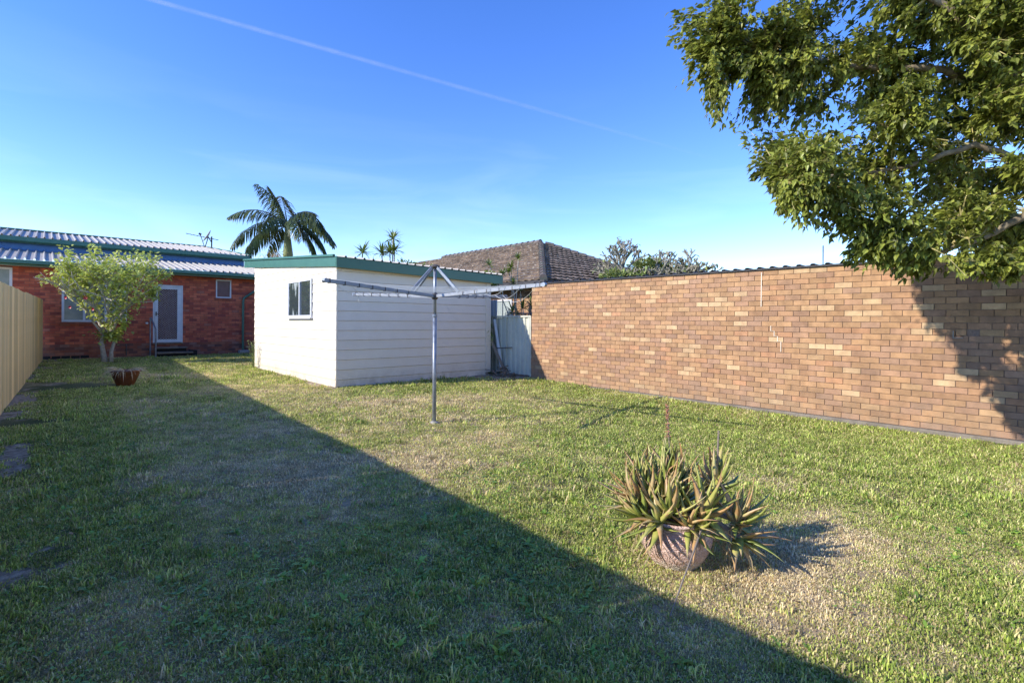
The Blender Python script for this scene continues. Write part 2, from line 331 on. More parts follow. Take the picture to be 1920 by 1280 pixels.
# ------------------------------------------------------------------ grass
def grass_mat(name, kind):
    m = bpy.data.materials.new(name); m.use_nodes = True
    t = m.node_tree; N = t.nodes.new; K = t.links.new; b = t.nodes['Principled BSDF']; b.inputs['Roughness'].default_value = .5
    b.inputs['Specular IOR Level'].default_value = .25
    ar = N('ShaderNodeAttribute'); ar.attribute_name = 'rnd'
    ad = N('ShaderNodeAttribute'); ad.attribute_name = 'dryness'; ad.attribute_type = 'INSTANCER'
    su = N('ShaderNodeMath'); su.operation = 'MULTIPLY_ADD'; K(ar.outputs['Fac'], su.inputs[0]); su.inputs[1].default_value = .75; K(ad.outputs['Fac'], su.inputs[2])
    cr = N('ShaderNodeValToRGB'); e = cr.color_ramp.elements
    e[0].position = .12; e[0].color = (.22,.30,.05,1); e[1].position = 1.0; e[1].color = (.86,.72,.45,1)
    for p, c in ((.26,(.40,.50,.09)),(.42,(.56,.60,.15)),(.56,(.76,.70,.28)),(.70,(.42,.30,.16)),(.82,(.80,.65,.36))):
        x = e.new(p); x.color = (*c, 1)
    K(su.outputs[0], cr.inputs[0])
    oi = N('ShaderNodeObjectInfo'); mr = N('ShaderNodeMapRange'); mr.inputs[3].default_value = .55; mr.inputs[4].default_value = 1.35; K(oi.outputs['Random'], mr.inputs[0])
    hv = N('ShaderNodeHueSaturation'); K(cr.outputs[0], hv.inputs['Color']); K(mr.outputs[0], hv.inputs['Value'])
    K(hv.outputs[0], b.inputs['Base Color'])
    tr = N('ShaderNodeBsdfTranslucent'); K(hv.outputs[0], tr.inputs[0]); ms = N('ShaderNodeMixShader'); ms.inputs[0].default_value = .3
    K(b.outputs[0], ms.inputs[1]); K(tr.outputs[0], ms.inputs[2]); K(ms.outputs[0], t.nodes['Material Output'].inputs[0])
    return m
M['grass'] = grass_mat('grass_blade', 0)
def tuft(idx, R, nb, hmin, hmax, wd, lay, fl=.55):
    rnd = random.Random(100+idx); vs = []; fs = []; at = []
    for i in range(nb):
        a = rnd.uniform(0, 2*PI); r = R*math.sqrt(rnd.random()); x, y = r*math.cos(a), r*math.sin(a)
        h = rnd.uniform(hmin, hmax); b = rnd.uniform(0, 2*PI); ln = rnd.uniform(.2, 1)*lay
        dx, dy = math.cos(b), math.sin(b); px, py = -dy*wd/2*rnd.uniform(.7, 1.3), dx*wd/2
        up = h*max(.12, 1-fl*ln); out_ = h*ln
        n = len(vs)
        vs += [(x-px, y-py, -.006), (x+px, y+py, -.006),
               (x+dx*out_*.4-px*.8, y+dy*out_*.4-py*.8, up*.62), (x+dx*out_*.4+px*.8, y+dy*out_*.4+py*.8, up*.62),
               (x+dx*out_, y+dy*out_, up*rnd.uniform(.75, 1.05))]
        fs += [(n, n+1, n+3, n+2), (n+2, n+3, n+4)]
        q = rnd.random(); at += [q, q]
    me = bpy.data.meshes.new('grass_tuft'); me.from_pydata(vs, [], fs)
    t = me.attributes.new('rnd', 'FLOAT', 'FACE'); t.data.foreach_set('value', at); me.materials.append(M['grass'])
    return bpy.data.objects.new('grass_tuft', me)
tcol = bpy.data.collections.new('grass_tufts')
for k in range(4): tcol.objects.link(tuft(k, .06, 46, .010, .026, .0050, 1.1, .8))          # short mown mat
for k in range(4, 7): tcol.objects.link(tuft(k, .04, 26, .022, .055, .0058, .8))        # taller tufts
def in_view(x, y, marg=.12):
    Z = x*math.sin(YAW)+y*math.cos(YAW)
    if Z < 1.2: return 0
    l = (x*math.cos(YAW)-y*math.sin(YAW))/Z
    return Z if abs(l) < 1.01+marg+.6/Z else 0
def on_lawn(x, y):
    if x < fx(y)+.03 or x > 8.30 or y > 20.2: return False
    if 4.09 < x < 7.98 and 9.42 < y < 14.6: return False
    if x > 7.9 and y > 8.45: return False
    return True
pts = []; sca = []; rot = []; dr_ = []; idx_ = []
rg = random.Random(5)
def sow(x0, x1, y0, y1, zmin, zmax, dens, scl, idr):
    n = int((x1-x0)*(y1-y0)*dens)
    for i in range(n):
        x = rg.uniform(x0, x1); y = rg.uniform(y0, y1)
        Z = in_view(x, y)
        if not Z or Z < zmin or Z >= zmax or not on_lawn(x, y): continue
        b = bare(x, y)
        if b+.7*mn.noise(Vector((x*13, y*9, 55)))+rg.uniform(-.25, .25) > .52: continue
        d = dry(x, y)
        tall = rg.random() < ((.13 if d < .3 else .03) if Z < 6 else .03)
        pts.append((x, y, gz(x, y))); s = scl*rg.uniform(.75, 1.25)*(1.15 if d < .3 else 1); sca.append(s)
        rot.append((rg.uniform(-.12, .12), rg.uniform(-.12, .12), rg.uniform(0, 2*PI))); dr_.append(max(0, d-.22+rg.uniform(-.12, .12)))
        idx_.append(4+rg.randrange(3) if tall else rg.randrange(4))
sow(-1, 5.5, -1.5, 5.5, 1.2, 3.6, 900, .9, 0)
sow(-1, 8.4, -1.5, 8.5, 3.6, 6.5, 420, 1.25, 0)
sow(-1, 8.4, 0, 12, 6.5, 10, 200, 1.7, 0)
sow(-1, 8.4, 3, 20.3, 10, 22, 90, 2.2, 0)
gm = bpy.data.meshes.new('grass'); gm.from_pydata(pts, [], [])
for nm, ty, arr in (('sc', 'FLOAT', sca), ('dryness', 'FLOAT', dr_)):
    at = gm.attributes.new(nm, ty, 'POINT'); at.data.foreach_set('value', arr)
at = gm.attributes.new('pick', 'INT', 'POINT'); at.data.foreach_set('value', idx_)
at = gm.attributes.new('rt', 'FLOAT_VECTOR', 'POINT'); at.data.foreach_set('vector', [c for p in rot for c in p])
grass = bpy.data.objects.new('grass', gm); COL.objects.link(grass); grass['kind'] = 'stuff'
grass['label'] = 'short patchy green and straw coloured lawn grass between the fence and brick wall'; grass['category'] = 'grass'
ng = bpy.data.node_groups.new('sow_grass', 'GeometryNodeTree')
ng.interface.new_socket('Geometry', in_out='INPUT', socket_type='NodeSocketGeometry'); ng.interface.new_socket('Geometry', in_out='OUTPUT', socket_type='NodeSocketGeometry')
gi = ng.nodes.new('NodeGroupInput'); go = ng.nodes.new('NodeGroupOutput')
ci = ng.nodes.new('GeometryNodeCollectionInfo'); ci.inputs['Collection'].default_value = tcol; ci.inputs['Separate Children'].default_value = True; ci.inputs['Reset Children'].default_value = True
ip = ng.nodes.new('GeometryNodeInstanceOnPoints'); ip.inputs['Pick Instance'].default_value = True
def nattr(n, ty):
    a = ng.nodes.new('GeometryNodeInputNamedAttribute'); a.data_type = ty; a.inputs['Name'].default_value = n; return a.outputs['Attribute']
mtp = ng.nodes.new('GeometryNodeMeshToPoints')
ng.links.new(gi.outputs[0], mtp.inputs[0]); ng.links.new(mtp.outputs[0], ip.inputs['Points']); ng.links.new(ci.outputs[0], ip.inputs['Instance'])
ng.links.new(nattr('pick', 'INT'), ip.inputs['Instance Index']); ng.links.new(nattr('rt', 'FLOAT_VECTOR'), ip.inputs['Rotation']); ng.links.new(nattr('sc', 'FLOAT'), ip.inputs['Scale'])
ng.links.new(ip.outputs[0], go.inputs[0])
md = grass.modifiers.new('sow', 'NODES'); md.node_group = ng

# broad-leaved weeds in the lawn, mostly in the shaded foreground
wb = MB(); rw = random.Random(11)
def leaf_strip(mb, base, dir_, up, ln, wd, droop, r, n=3, fold=.0):
    base = Vector(base); d = Vector(dir_).normalized(); up = Vector(up); s = d.cross(up)
    if s.length < .01: s = Vector((1,0,0))
    s.normalize(); vs = []; p = base.copy(); dd = d.copy()
    prof = {3: (.45, 1, .75, 0), 4: (.4, .9, 1, .6, 0), 2: (.6, 1, 0)}[n]
    for i in range(n+1):
        wv = s*wd/2*prof[i]
        if prof[i] == 0: vs.append(p.copy())
        else: vs += [p-wv+Vector((0,0,fold*wd)), p+wv+Vector((0,0,fold*wd))]
        p = p+dd*ln/n; dd = (dd+Vector((0,0,-1))*droop/n).normalized()
    fs = [(2*i, 2*i+1, 2*i+3, 2*i+2) for i in range(n-1)]+[(2*n-2, 2*n-1, 2*n)]
    mb.add(vs, fs, r)
for i in range(5200):
    x = rw.uniform(-.6, 4.6); y = rw.uniform(-.2, 8)
    Z = in_view(x, y)
    if not Z or not on_lawn(x, y): continue
    d = dry(x, y)
    if rw.random() > .75-d*1.1 or bare(x, y) > .3: continue
    if x > 2.2 and rw.random() < .6: continue
    s = rw.uniform(.4, .95); z = gz(x, y); k = rw.randint(3, 7); rr = rw.random()
    for j in range(k):
        a = 2*PI*j/k+rw.uniform(-.9, .9); el = rw.uniform(.1, 1.1)
        leaf_strip(wb, (x, y, z+.004), (math.cos(a)*math.cos(el), math.sin(a)*math.cos(el), math.sin(el)), (0,0,1), .065*s*rw.uniform(.5, 1.2), .022*s, 1.4, min(1, max(0, rr+rw.uniform(-.2, .2))))
o = wb.build('lawn_weeds', M['weed'], kind='stuff', fix=False); o['label'] = 'broad leaved green weeds scattered through the lawn'; o['category'] = 'weeds'
# clover-like small leaves
cb = MB()
for i in range(9000):
    x = rw.uniform(-.6, 5.5); y = rw.uniform(-.6, 5.5)
    if not in_view(x, y) or not on_lawn(x, y): continue
    if mn.noise(Vector((x*1.3, y*1.3, 33))) < .10+ (.18 if x > 2.3 else 0) or bare(x, y) > .2: continue
    z = gz(x, y)+rw.uniform(.014, .035)
    for j in range(3):
        a = j*2.1+rw.uniform(0, 2); leaf_strip(cb, (x, y, z), (math.cos(a), math.sin(a), .3), (0,0,1), .012, .011, .4, rw.random(), n=2)
o = cb.build('clover', M['weed'], kind='stuff', fix=False); o['label'] = 'small clover leaves patched through the foreground lawn'; o['category'] = 'clover'
# litter
lb = MB()
for i in range(420):
    x = rw.uniform(-.6, 8.2); y = rw.uniform(-.6, 9)
    if not in_view(x, y) or not on_lawn(x, y): continue
    if rw.random() > .25+.6*math.exp(-((x-3.2)**2/2+(y-.8)**2/.7)): continue
    a = rw.uniform(0, 6.28); z = gz(x, y)+rw.uniform(.012, .028)
    leaf_strip(lb, (x, y, z), (math.cos(a), math.sin(a), rw.uniform(-.2, .3)), (rw.uniform(-.4, .4), rw.uniform(-.4, .4), 1), rw.uniform(.02, .05), rw.uniform(.010, .024), .4, rw.random(), n=3, fold=.1)
o = lb.build('leaf_litter', M['dead_leaf'], kind='stuff', fix=False); o['label'] = 'curled brown fallen leaves lying on the lawn'; o['category'] = 'leaf litter'

# ------------------------------------------------------------------ shared roof sheeting
def rib_sheet(name, origin, u, s, width, length, parent, m, rib=.19, h=.03, nrib=4, lab=None):
    """trapezoid-ribbed sheets side by side; u = direction along the eave, s = up the slope"""
    u = Vector(u).normalized(); s = Vector(s).normalized(); nrm = u.cross(s); 
    if nrm.z < 0: nrm = -nrm
    o = Vector(origin); done = 0; W = rib*nrib
    while done < width-1e-6:
        ww = min(W, width-done); prof = []
        x = 0
        while x < ww-1e-6:
            a = min(rib, ww-x); prof += [(x, 0), (x+a*.70, 0), (x+a*.78, h), (x+a*.90, h), (x+a*.98, 0)]; x += a
        prof.append((ww, 0))
        top = [o+u*(done+q)+nrm*z for q, z in prof]
        n = len(prof); b = MB()
        vs = top+[p+s*length for p in top]+[p-nrm*.004 for p in top]+[p+s*length-nrm*.004 for p in top]
        fs = [(i, i+1, n+i+1, n+i) for i in range(n-1)]+[(2*n+i+1, 2*n+i, 3*n+i, 3*n+i+1) for i in range(n-1)]+[(i+1, i, 2*n+i, 2*n+i+1) for i in range(n-1)]
        b.add(vs, fs); b.build(name, m, parent, fix=False); done += ww
# ------------------------------------------------------------------ white shed
SX0, SX1, SY0, SY1 = 4.115, 7.96, 9.45, 14.59
def rp(x, y): return 2.565+.073*(y-9.42)-.016*(x-4.115)
shed = thing('garden_shed', 'white weatherboard shed with green roof edging standing beside the clothesline', 'shed', (SX0, SY0, 0))
cb = MB(); cb.prism([(SX0+.03, .16), (SX1-.01, .16), (SX1-.01, rp(SX1, SY0)-.09), (SX0+.03, rp(SX0, SY0)-.09)], 'y', SY0+.03, SY0+.09)
cb.prism([(SY0+.095, .16), (SY1-.02, .16), (SY1-.02, rp(SX0, SY1)-.09), (SY0+.095, rp(SX0, SY0+.1)-.09)], 'x', SX0+.03, SX0+.09)
cb.prism([(SY0+.095, .16), (SY1-.02, .16), (SY1-.02, rp(SX1, SY1)-.09), (SY0+.095, rp(SX1, SY0+.1)-.09)], 'x', SX1-.07, SX1-.01)
cb.prism([(SX0+.095, .16), (SX1-.08, .16), (SX1-.08, rp(SX1, SY1)-.09), (SX0+.095, rp(SX0, SY1)-.09)], 'y', SY1-.08, SY1-.02)
cb.build('wall_frame', M['joint'], shed)
sb = MB(); sb.box(SX0+.015, SX1-.02, SY0+.015, SY1-.03, -.2, .165); sb.build('slab', M['concrete'], shed, bevel=.01)
zs = [.05]+[1.337+.1906*k for k in range(-6, 10)]
def board(face, z0, z1, k):
    b = MB()
    lo, hi = (SY0-.002, SY1) if face == 'L' else (SX0+.012, 7.83)
    lim = (lambda t: rp(SX0, t)-.10) if face == 'L' else (lambda t: rp(t, SY0)-.10)
    if lim(lo) <= z0+.01 and lim(hi) <= z0+.01: return
    ts = [lo+(hi-lo)*i/24 for i in range(25)]
    jag = lambda t: (.03*mn.noise(Vector((t*6, 5, 1)))+.02*mn.noise(Vector((t*20, 5, 1)))) if k == 0 else 0
    ts = [t for t in ts if lim(t) > z0+.004]
    if len(ts) < 2: return
    vs = []
    for t in ts:
        zt = min(z1-.005, lim(t)); f = (zt-z0)/(z1-z0) if k else 1
        for off, z in ((-.018, z0+jag(t)), (-.018+.012*min(1, f), zt), (.028, zt), (.028, z0+jag(t))):
            vs.append((SX0+off, t, z) if face == 'L' else (t, SY0+off, z))
    n = len(ts)
    fs = [(4*i+a, 4*i+(a+1) % 4, 4*i+4+(a+1) % 4, 4*i+4+a) for i in range(n-1) for a in range(4)]+[(3,2,1,0), (4*n-4, 4*n-3, 4*n-2, 4*n-1)]
    b.add(vs, fs); b.build('weatherboard', M['white'], shed)
for k in range(len(zs)-1):
    board('L', zs[k], zs[k+1], k); board('F', zs[k], zs[k+1], k)
for (x0, x1, y0, y1) in ((7.835, 7.985, SY0-.022, SY0+.03), (7.962, 7.985, SY0+.032, SY0+.13)):
    b = MB(); b.box(x0, x1, y0, y1, .12, rp(x1, y0)-.12); b.build('corner_trim', M['white'], shed, bevel=.004)
b = MB(); b.box(SX0-.012, SX0+.022, SY0-.020, SY0-.004, .06, rp(SX0, SY0)-.12); b.build('corner_trim', M['white'], shed, bevel=.003)
RX0, RX1, RY0, RY1 = 4.055, 8.27, 9.36, 15.38
b = MB()
for (x0, x1, y0, y1) in ((RX0, RX0+.03, RY0, RY1),):
    vs = []
    for y in (y0, y1):
        z = rp(x0, y); vs += [(x0, y, z-.20), (x1, y, z-.20), (x1, y, z+.0), (x0, y, z+.0)]
    b.add(vs, [(0,1,2,3),(7,6,5,4),(0,4,5,1),(1,5,6,2),(2,6,7,3),(3,7,4,0)])
b.build('side_fascia', M['green'], shed)
b = MB(); b.beam((RX0-.012, RY0+.05, rp(RX0, RY0+.05)+.012), (RX0-.012, RY1, rp(RX0, RY1)+.012), .05, .045); b.build('roof_capping', M['green'], shed, bevel=.004)
b = MB(); vs = []
for x in (RX0+.0, RX1):
    z = rp(x, RY0)-(.02 if x > 5 else .0); vs += [(x, RY0-.035, z-.215), (x, RY0-.003, z-.215), (x, RY0-.003, z-.012), (x, RY0-.035, z-.012)]
b.add(vs, [(0,1,2,3),(7,6,5,4),(0,4,5,1),(1,5,6,2),(2,6,7,3),(3,7,4,0)]); b.build('front_fascia', M['green'], shed, bevel=.004)
b = MB(); b.prism([(RX0+.035, rp(4, 9.4)-.13), (RX1-.01, rp(8.2, 9.4)-.13), (RX1-.01, rp(8.2, 9.4)-.115), (RX0+.035, rp(4, 9.4)-.115)], 'y', RY0, SY0+.0)
b.build('soffit', M['yellow'], shed)
b = MB(); b.box(RX1-.03, RX1-.004, RY0, SY1, 2.32, 2.46); b.build('side_fascia', M['green'], shed)
sl = Vector((0, 1, .073)); uu = Vector((1, 0, -.016))
rib_sheet('roof_sheet', (RX0+.02, RY0-.05, rp(RX0, RY0-.05)-.008), uu, sl, RX1-RX0-.02, 6.1, shed, M['zinc'], rib=.192, h=.032)
b = MB(); b.box(4.2, 4.42, SY0-.035, SY0-.018, 2.295, 2.335); b.build('wall_block', M['white'], shed)
# shed window
wy0, wy1, wz0, wz1 = 10.60, 11.96, 1.405, 2.215
win = MB()
fxo = SX0-.05
for (y0, y1, z0, z1) in ((wy0, wy1, wz0, wz0+.045), (wy0, wy1, wz1-.04, wz1), (wy0, wy0+.04, wz0+.047, wz1-.042), (wy1-.04, wy1, wz0+.047, wz1-.042)):
    win.box(fxo, SX0-.017, y0, y1, z0, z1)
wf = win.build('window', M['trim'], shed)
b = MB(); b.box(fxo-.006, fxo+.022, (wy0+wy1)/2-.045, (wy0+wy1)/2-.005, wz0+.047, wz1-.042); b.build('mullion', M['trim'], wf)
b = MB(); b.box(fxo+.020, fxo+.024, wy0+.042, (wy0+wy1)/2-.047, wz0+.048, wz1-.043); b.build('pane', M['glass'], wf)
b = MB(); b.box(fxo+.012, fxo+.016, (wy0+wy1)/2-.003, wy1-.042, wz0+.048, wz1-.043); b.build('pane', mat('curtain_painted_reflection', (.035,.045,.05), (.36,.40,.40), rough=.08, scale=4, detail=4, contrast=(.5,.62), stretch=(1,1,.5)), wf)  # curtain and pale reflections both painted into the pane colour as noise
b = MB(); b.box(fxo-.03, SX0-.015, wy0-.03, wy1+.03, wz0-.03, wz0-.003); b.build('sill', M['trim'], wf)

# twiggy plant added in place of the shadow at the shed's far corner
tw = MB(); rt = random.Random(3)
for i in range(9):
    p = Vector((3.98, 14.25+rt.uniform(-.12, .12), gz(3.98, 14.2))); pts_ = [p.copy()]; d = Vector((rt.uniform(-.1, .05), rt.uniform(-.25, .25), 1))
    for k in range(6):
        p = p+d.normalized()*rt.uniform(.08, .15); d += Vector((rt.uniform(-.2, .16), rt.uniform(-.3, .3), 0)); pts_.append(p.copy())
        for q in range(2):
            leaf_strip(tw, p, (rt.uniform(-1, .6), rt.uniform(-1, 1), rt.uniform(-.4, .6)), (0,0,1), .06, .025, .5, rt.random(), n=2)
    tw.tube(pts_, .004, 4)
tag(tw.build('shadow_stand_in_plant', M['bush_leaf'], loc=(3.98, 14.25, 0), fix=False), 'thin twiggy plant added in place of a shadow on the far corner of the white shed', 'plant')

# ------------------------------------------------------------------ brick garage wall (neighbour's garage)
gar = thing('brick_garage', 'long tan brick garage wall with thin black roof edge along the right boundary', 'garage', (8.30, 8.34, .02))
gar.rotation_euler = (.0068, 0, .0145)
O8 = Vector((8.30, 8.34, .02))
BL, BH, PL, PH = .2135, .0735, .222, .0807; ROWS = 27; LEN = 12.6; HT = ROWS*PH
b = MB(); b.box(8.305, 14, 8.34-LEN, 8.338, .0, .02+HT-.004); b.build('masonry_core', M['mortar'], gar)
b = MB(); b.box(8.21, 8.30, 8.34-LEN, 8.345, -.45, .016); 
fo = b.build('footing', mat('old_footing', (.25,.215,.165), (.15,.13,.1), rough=.95, scale=6, bump=.8, bscale=40), gar, bevel=.012)
one = MB(); one.box(-.006, .045, -BL, 0, 0, BH); 
brick_mesh = one.mesh('brick', M['tan_brick_one'])
bo = bpy.data.objects.new('tmp', brick_mesh)
cand = []; rbk = random.Random(21)
for r in range(ROWS):
    off = (r % 2)*PL/2+rbk.uniform(-.012, .012)
    n = int((LEN-off)/PL)
    if r % 2: cand.append((0, r, .0, PL/2-.0085))
    for i in range(n):
        y = -(off+i*PL); ywd = 8.34+y-BL/2
        Z = 8.35*math.sin(YAW)+ywd*math.cos(YAW); l = (8.35*math.cos(YAW)-ywd*math.sin(YAW))/Z
        vis = l < 1.0
        cand.append(((1/(Z*Z) if vis else 0), r, y, BL))
cand.sort(key=lambda c: -c[0])
rest = MB()
for j, (sc_, r, y, ln) in enumerate(cand):
    z = r*PH+rbk.uniform(-.001, .001); px = rbk.uniform(-.002, .002)
    if abs(8.34+y-.9) < .13 and r == 15: ln = BL*.45
    if j < 300 and ln == BL:
        o = bpy.data.objects.new('brick', brick_mesh); COL.objects.link(o); o.parent = gar; o.location = (px, y, z)
    else:
        rest.box(8.294+px, 8.345, 8.34+y-ln, 8.34+y, .02+z, .02+z+BH, rbk.random())
rest.build('brickwork', M['tan_brick'], gar, kind='stuff')
bpy.data.objects.remove(bo)
b = MB(); b.box(8.298, 8.303, .84, .93, 1.20, 1.275); b.build('wall_hole', M['dark'], gar)
vt = MB()
for q in ((.93, .938, 1.195, 1.285), (.84, .93, 1.192, 1.2)): vt.box(8.28, 8.30, *q)
vt.build('mortar_rim', M['concrete'], gar)
# white mortar smear and crack
b = MB(); b.box(8.2855, 8.2880, 3.245, 3.255, 1.62, 2.16); b.build('paint_run', M['white'], gar)
cr = MB(); p = Vector((8.287, 3.10, 1.32)); rr = random.Random(2)
for k in range(9):
    q = p+Vector((0, rr.choice((-.05, .05, 0, 0)) if k % 2 else 0, -.08 if k % 2 == 0 else 0)); cr.beam(p, q+Vector((0,0,-.001)), .003, .008, up=(0,1,0)); p = q
cr.build('wall_crack', M['white'], gar)
# black roof edge with corrugations
b = MB(); b.box(8.262, 8.30, 8.34-LEN, 8.355, .02+HT+.0, .02+HT+.022); b.build('roof_edge', M['black_roof'], gar)
co = MB(); y = 8.36
prof = []
while y > 8.34-LEN:
    prof += [(y, 0), (y-.105, 0), (y-.125, .026), (y-.165, .026), (y-.185, 0)]; y -= .19
z0 = .02+HT+.024
vs = [(8.255, a, z0+c) for a, c in prof]+[(14.1, a, z0+c-.06) for a, c in prof]+[(8.255, a, z0+c-.004) for a, c in prof]
n = len(prof)
co.add(vs, [(i, i+1, n+i+1, n+i) for i in range(n-1)]+[(i+1, i, 2*n+i, 2*n+i+1) for i in range(n-1)])
co.build('roof_sheeting', M['black_roof'], gar)
b = MB(); b.tube([(13.54, 3.84, 1.9), (13.54, 3.84, 3.18)], .014, 6); b.tube([(13.4, 3.80, 3.05), (13.7, 3.88, 3.05)], .008, 5)
tag(b.build('aerial_mast', M['dark_metal'], loc=(13.54, 3.84, 1.9)), 'thin bare aerial mast rising behind the brick wall under the tree', 'mast')

# ------------------------------------------------------------------ steel boundary fence between wall and shed
sf = thing('steel_fence', 'pale grey green ribbed steel fence panel between brick wall and shed', 'fence', (8.30, 9.0, .1))
def ribbed(y0, y1, zb, zt, x):
    b = MB(); prof = []; y = y0
    while y > y1+1e-4:
        a = min(.165, y-y1); prof += [(y, 0), (y-a*.35, 0), (y-a*.48, -.03), (y-a*.85, -.03), (y-a*.98, 0)]; y -= a
    n = len(prof); vs = [(x+dx, yy, zb) for yy, dx in prof]+[(x+dx, yy, zt) for yy, dx in prof]
    b.add(vs, [(i, i+1, n+i+1, n+i) for i in range(n-1)]); return b
b = ribbed(9.20, 8.385, .09, 1.44, 8.33); b.build('fence_panel', M['colorbond'], sf, fix=False)
b = ribbed(10.9, 9.245, .13, 1.44, 8.34); b.build('fence_panel', M['colorbond'], sf, fix=False)
b = ribbed(14.6, 10.95, .17, 1.46, 8.34); b.build('fence_panel', M['colorbond'], sf, fix=False)
for y in (8.365, 9.222, 10.925): b = MB(); b.box(8.285, 8.345, y-.018, y+.018, -.1, 1.445); b.build('post', M['colorbond'], sf)
b = MB(); b.box(8.28, 8.35, 8.35, 14.6, 1.447, 1.483); b.build('top_rail', M['colorbond'], sf)
# junk in the gap
for k, (a, c, wd, th, lab) in enumerate((((8.12, 9.02, .10), (7.99, 9.62, 1.15), .09, .03, 'weathered plank leaning in the gap between shed and steel fence'),
        ((8.2, 9.25, .12), (8.24, 9.6, 1.4), .07, .04, 'pale upright batten standing against the steel fence beside the shed'))):
    b = MB(); b.beam(a, c, wd, th); tag(b.build('plank', M['old_wood'] if k == 0 else M['trim'], loc=a, bevel=.003), lab, 'plank', 'timber pieces leaning beside the shed')
b = MB(); b.tube([(8.28, 8.98, .72), (8.20, 9.25, .70), (8.13, 9.4, .69)], .012, 6); tag(b.build('iron_rod', M['dark_metal'], loc=(8.2, 9.2, .7)), 'short dark rod poking out across the steel fence', 'rod')
jb = MB(); rj = random.Random(8)
for i in range(60):
    x = rj.uniform(7.75, 8.22); y = rj.uniform(8.75, 9.35); z = gz(x, y)+rj.uniform(.0, .22)*math.exp(-((x-8.0)**2+(y-9.1)**2)/.09)
    a = Vector((x, y, z)); d = Vector((rj.uniform(-1, 1), rj.uniform(-1, 1), rj.uniform(-.4, .5))).normalized()*rj.uniform(.05, .22)
    jb.beam(a, a+d, rj.uniform(.01, .04), rj.uniform(.008, .03), rj.random())
tag(jb.build('rubbish_heap', M['old_wood'], loc=(8.0, 9.1, .1)), 'low heap of broken timber and rubble at the shed corner', 'rubbish heap')
lb = MB()
for i in range(60):
    lb_p = (8.02+rj.gauss(0, .05), 9.52+rj.gauss(0, .09), rj.uniform(.75, 1.35)); leaf_strip(lb, lb_p, (rj.uniform(-1, 1), rj.uniform(-1, .4), rj.uniform(-1, .4)), (0,0,1), .1, .045, .5, rj.random(), n=3)
lb.tube([(8.05, 9.5, .1), (8.0, 9.55, .7), (8.04, 9.5, 1.35)], .008, 5)
tag(lb.build('climbing_weed', M['bush_leaf'], loc=(8.05, 9.5, .1), fix=False), 'dark leafy weed growing in the narrow gap beside the shed', 'plant')

# ------------------------------------------------------------------ rotary clothesline
HX, HY = 3.70, 5.49
ho = thing('rotary_clothesline', 'galvanised rotary clothes hoist with four arms standing on the lawn', 'clothesline', (HX, HY, gz(HX, HY)))
b = MB(); b.tube([(HX, HY, -.2), (HX, HY, 1.39)], .0255, 16); b.build('outer_pole', M['steel'], ho, smooth_=True)
b = MB(); b.tube([(HX, HY, 1.38), (HX, HY, 1.41)], .032, 16); b.build('collar', M['steel'], ho)
b = MB(); b.tube([(HX, HY, 1.40), (HX, HY, 2.03)], .0205, 14); b.build('inner_pole', M['steel'], ho, smooth_=True)
b = MB(); b.tube([(HX, HY, 2.005), (HX, HY, 2.02), (HX, HY, 2.035), (HX, HY, 2.05)], [.04, .062, .062, .03], 18); b.build('top_cap', M['dark_metal'], ho)
b = MB(); b.tube([(HX, HY, 1.60), (HX, HY, 1.625), (HX, HY, 1.665), (HX, HY, 1.685)], [.027, .045, .045, .026], 14); b.build('hub', M['dark_metal'], ho)
b = MB(); b.tube([(HX, HY, -.02), (HX, HY, .02), (HX, HY, .035)], [.07, .055, .03], 12); b.build('ground_socket', M['concrete'], ho)
ends = []
for (ex, ey) in ((2.06, 5.02), (3.40, 7.10), (3.98, 3.87), (5.28, 5.93)):
    d = Vector((ex-HX, ey-HY, 0)).normalized(); e = Vector((HX, HY, 0))+d*1.70; e.z = 1.722
    st = Vector((HX, HY, 1.645))+d*.04; ends.append((st, e, d))
    arm = MB(); arm.beam(st, e, .030, .040); ao = arm.build('arm', M['arm'], ho, bevel=.004)
    tip = MB(); side = d.cross(Vector((0,0,1))); tip.tube([e-side*.022, e+side*.022], .024, 12); tip.build('arm_end', M['steel'], ao)
    cl = MB()
    for k in range(7):
        t = .28+.115*k; p = st.lerp(e, t); cl.beam(p-side*.021, p+side*.019, .007, .050)
    cl.build('line_clip', M['dark_metal'], ao)
    for sg in (-1, 1):
        s_ = MB(); q = st.lerp(e, .235)+Vector((0,0,.02)); s_.beam(Vector((HX, HY, 2.01))+d*.05+side*sg*.012, q+side*sg*.012, .014, .034)
        if sg == 1: s_.beam(Vector((HX, HY, 2.01))+d*.05-side*.006, q-side*.006, .003, .02); s_.build('strut', M['steel'], ho)
order = [0, 1, 3, 2]
for k in range(6):
    t = .30+.13*k
    ln_ = MB()
    for i in range(4):
        a = ends[order[i]]; c = ends[order[(i+1) % 4]]
        pa = a[0].lerp(a[1], t); pc = c[0].lerp(c[1], t); sag = .012+.01*k
        if i == 2 and k >= 4: sag = .10+.05*(k-4)
        P_ = [pa.lerp(pc, q/10)+Vector((0,0,.02-4*sag*(q/10)*(1-q/10))) for q in range(11)]
        ln_.tube(P_, .003, 4, cap=False)
    ln_.build('washing_line', M['wire'], ho)
b = MB(); e = ends[1][1]; b.tube([e+Vector((.06, -.02, -.01)), e+Vector((.062, -.02, -.06)), e+Vector((.066, -.02, -.11))], .004, 5); b.build('loose_cord', M['wire'], ho)

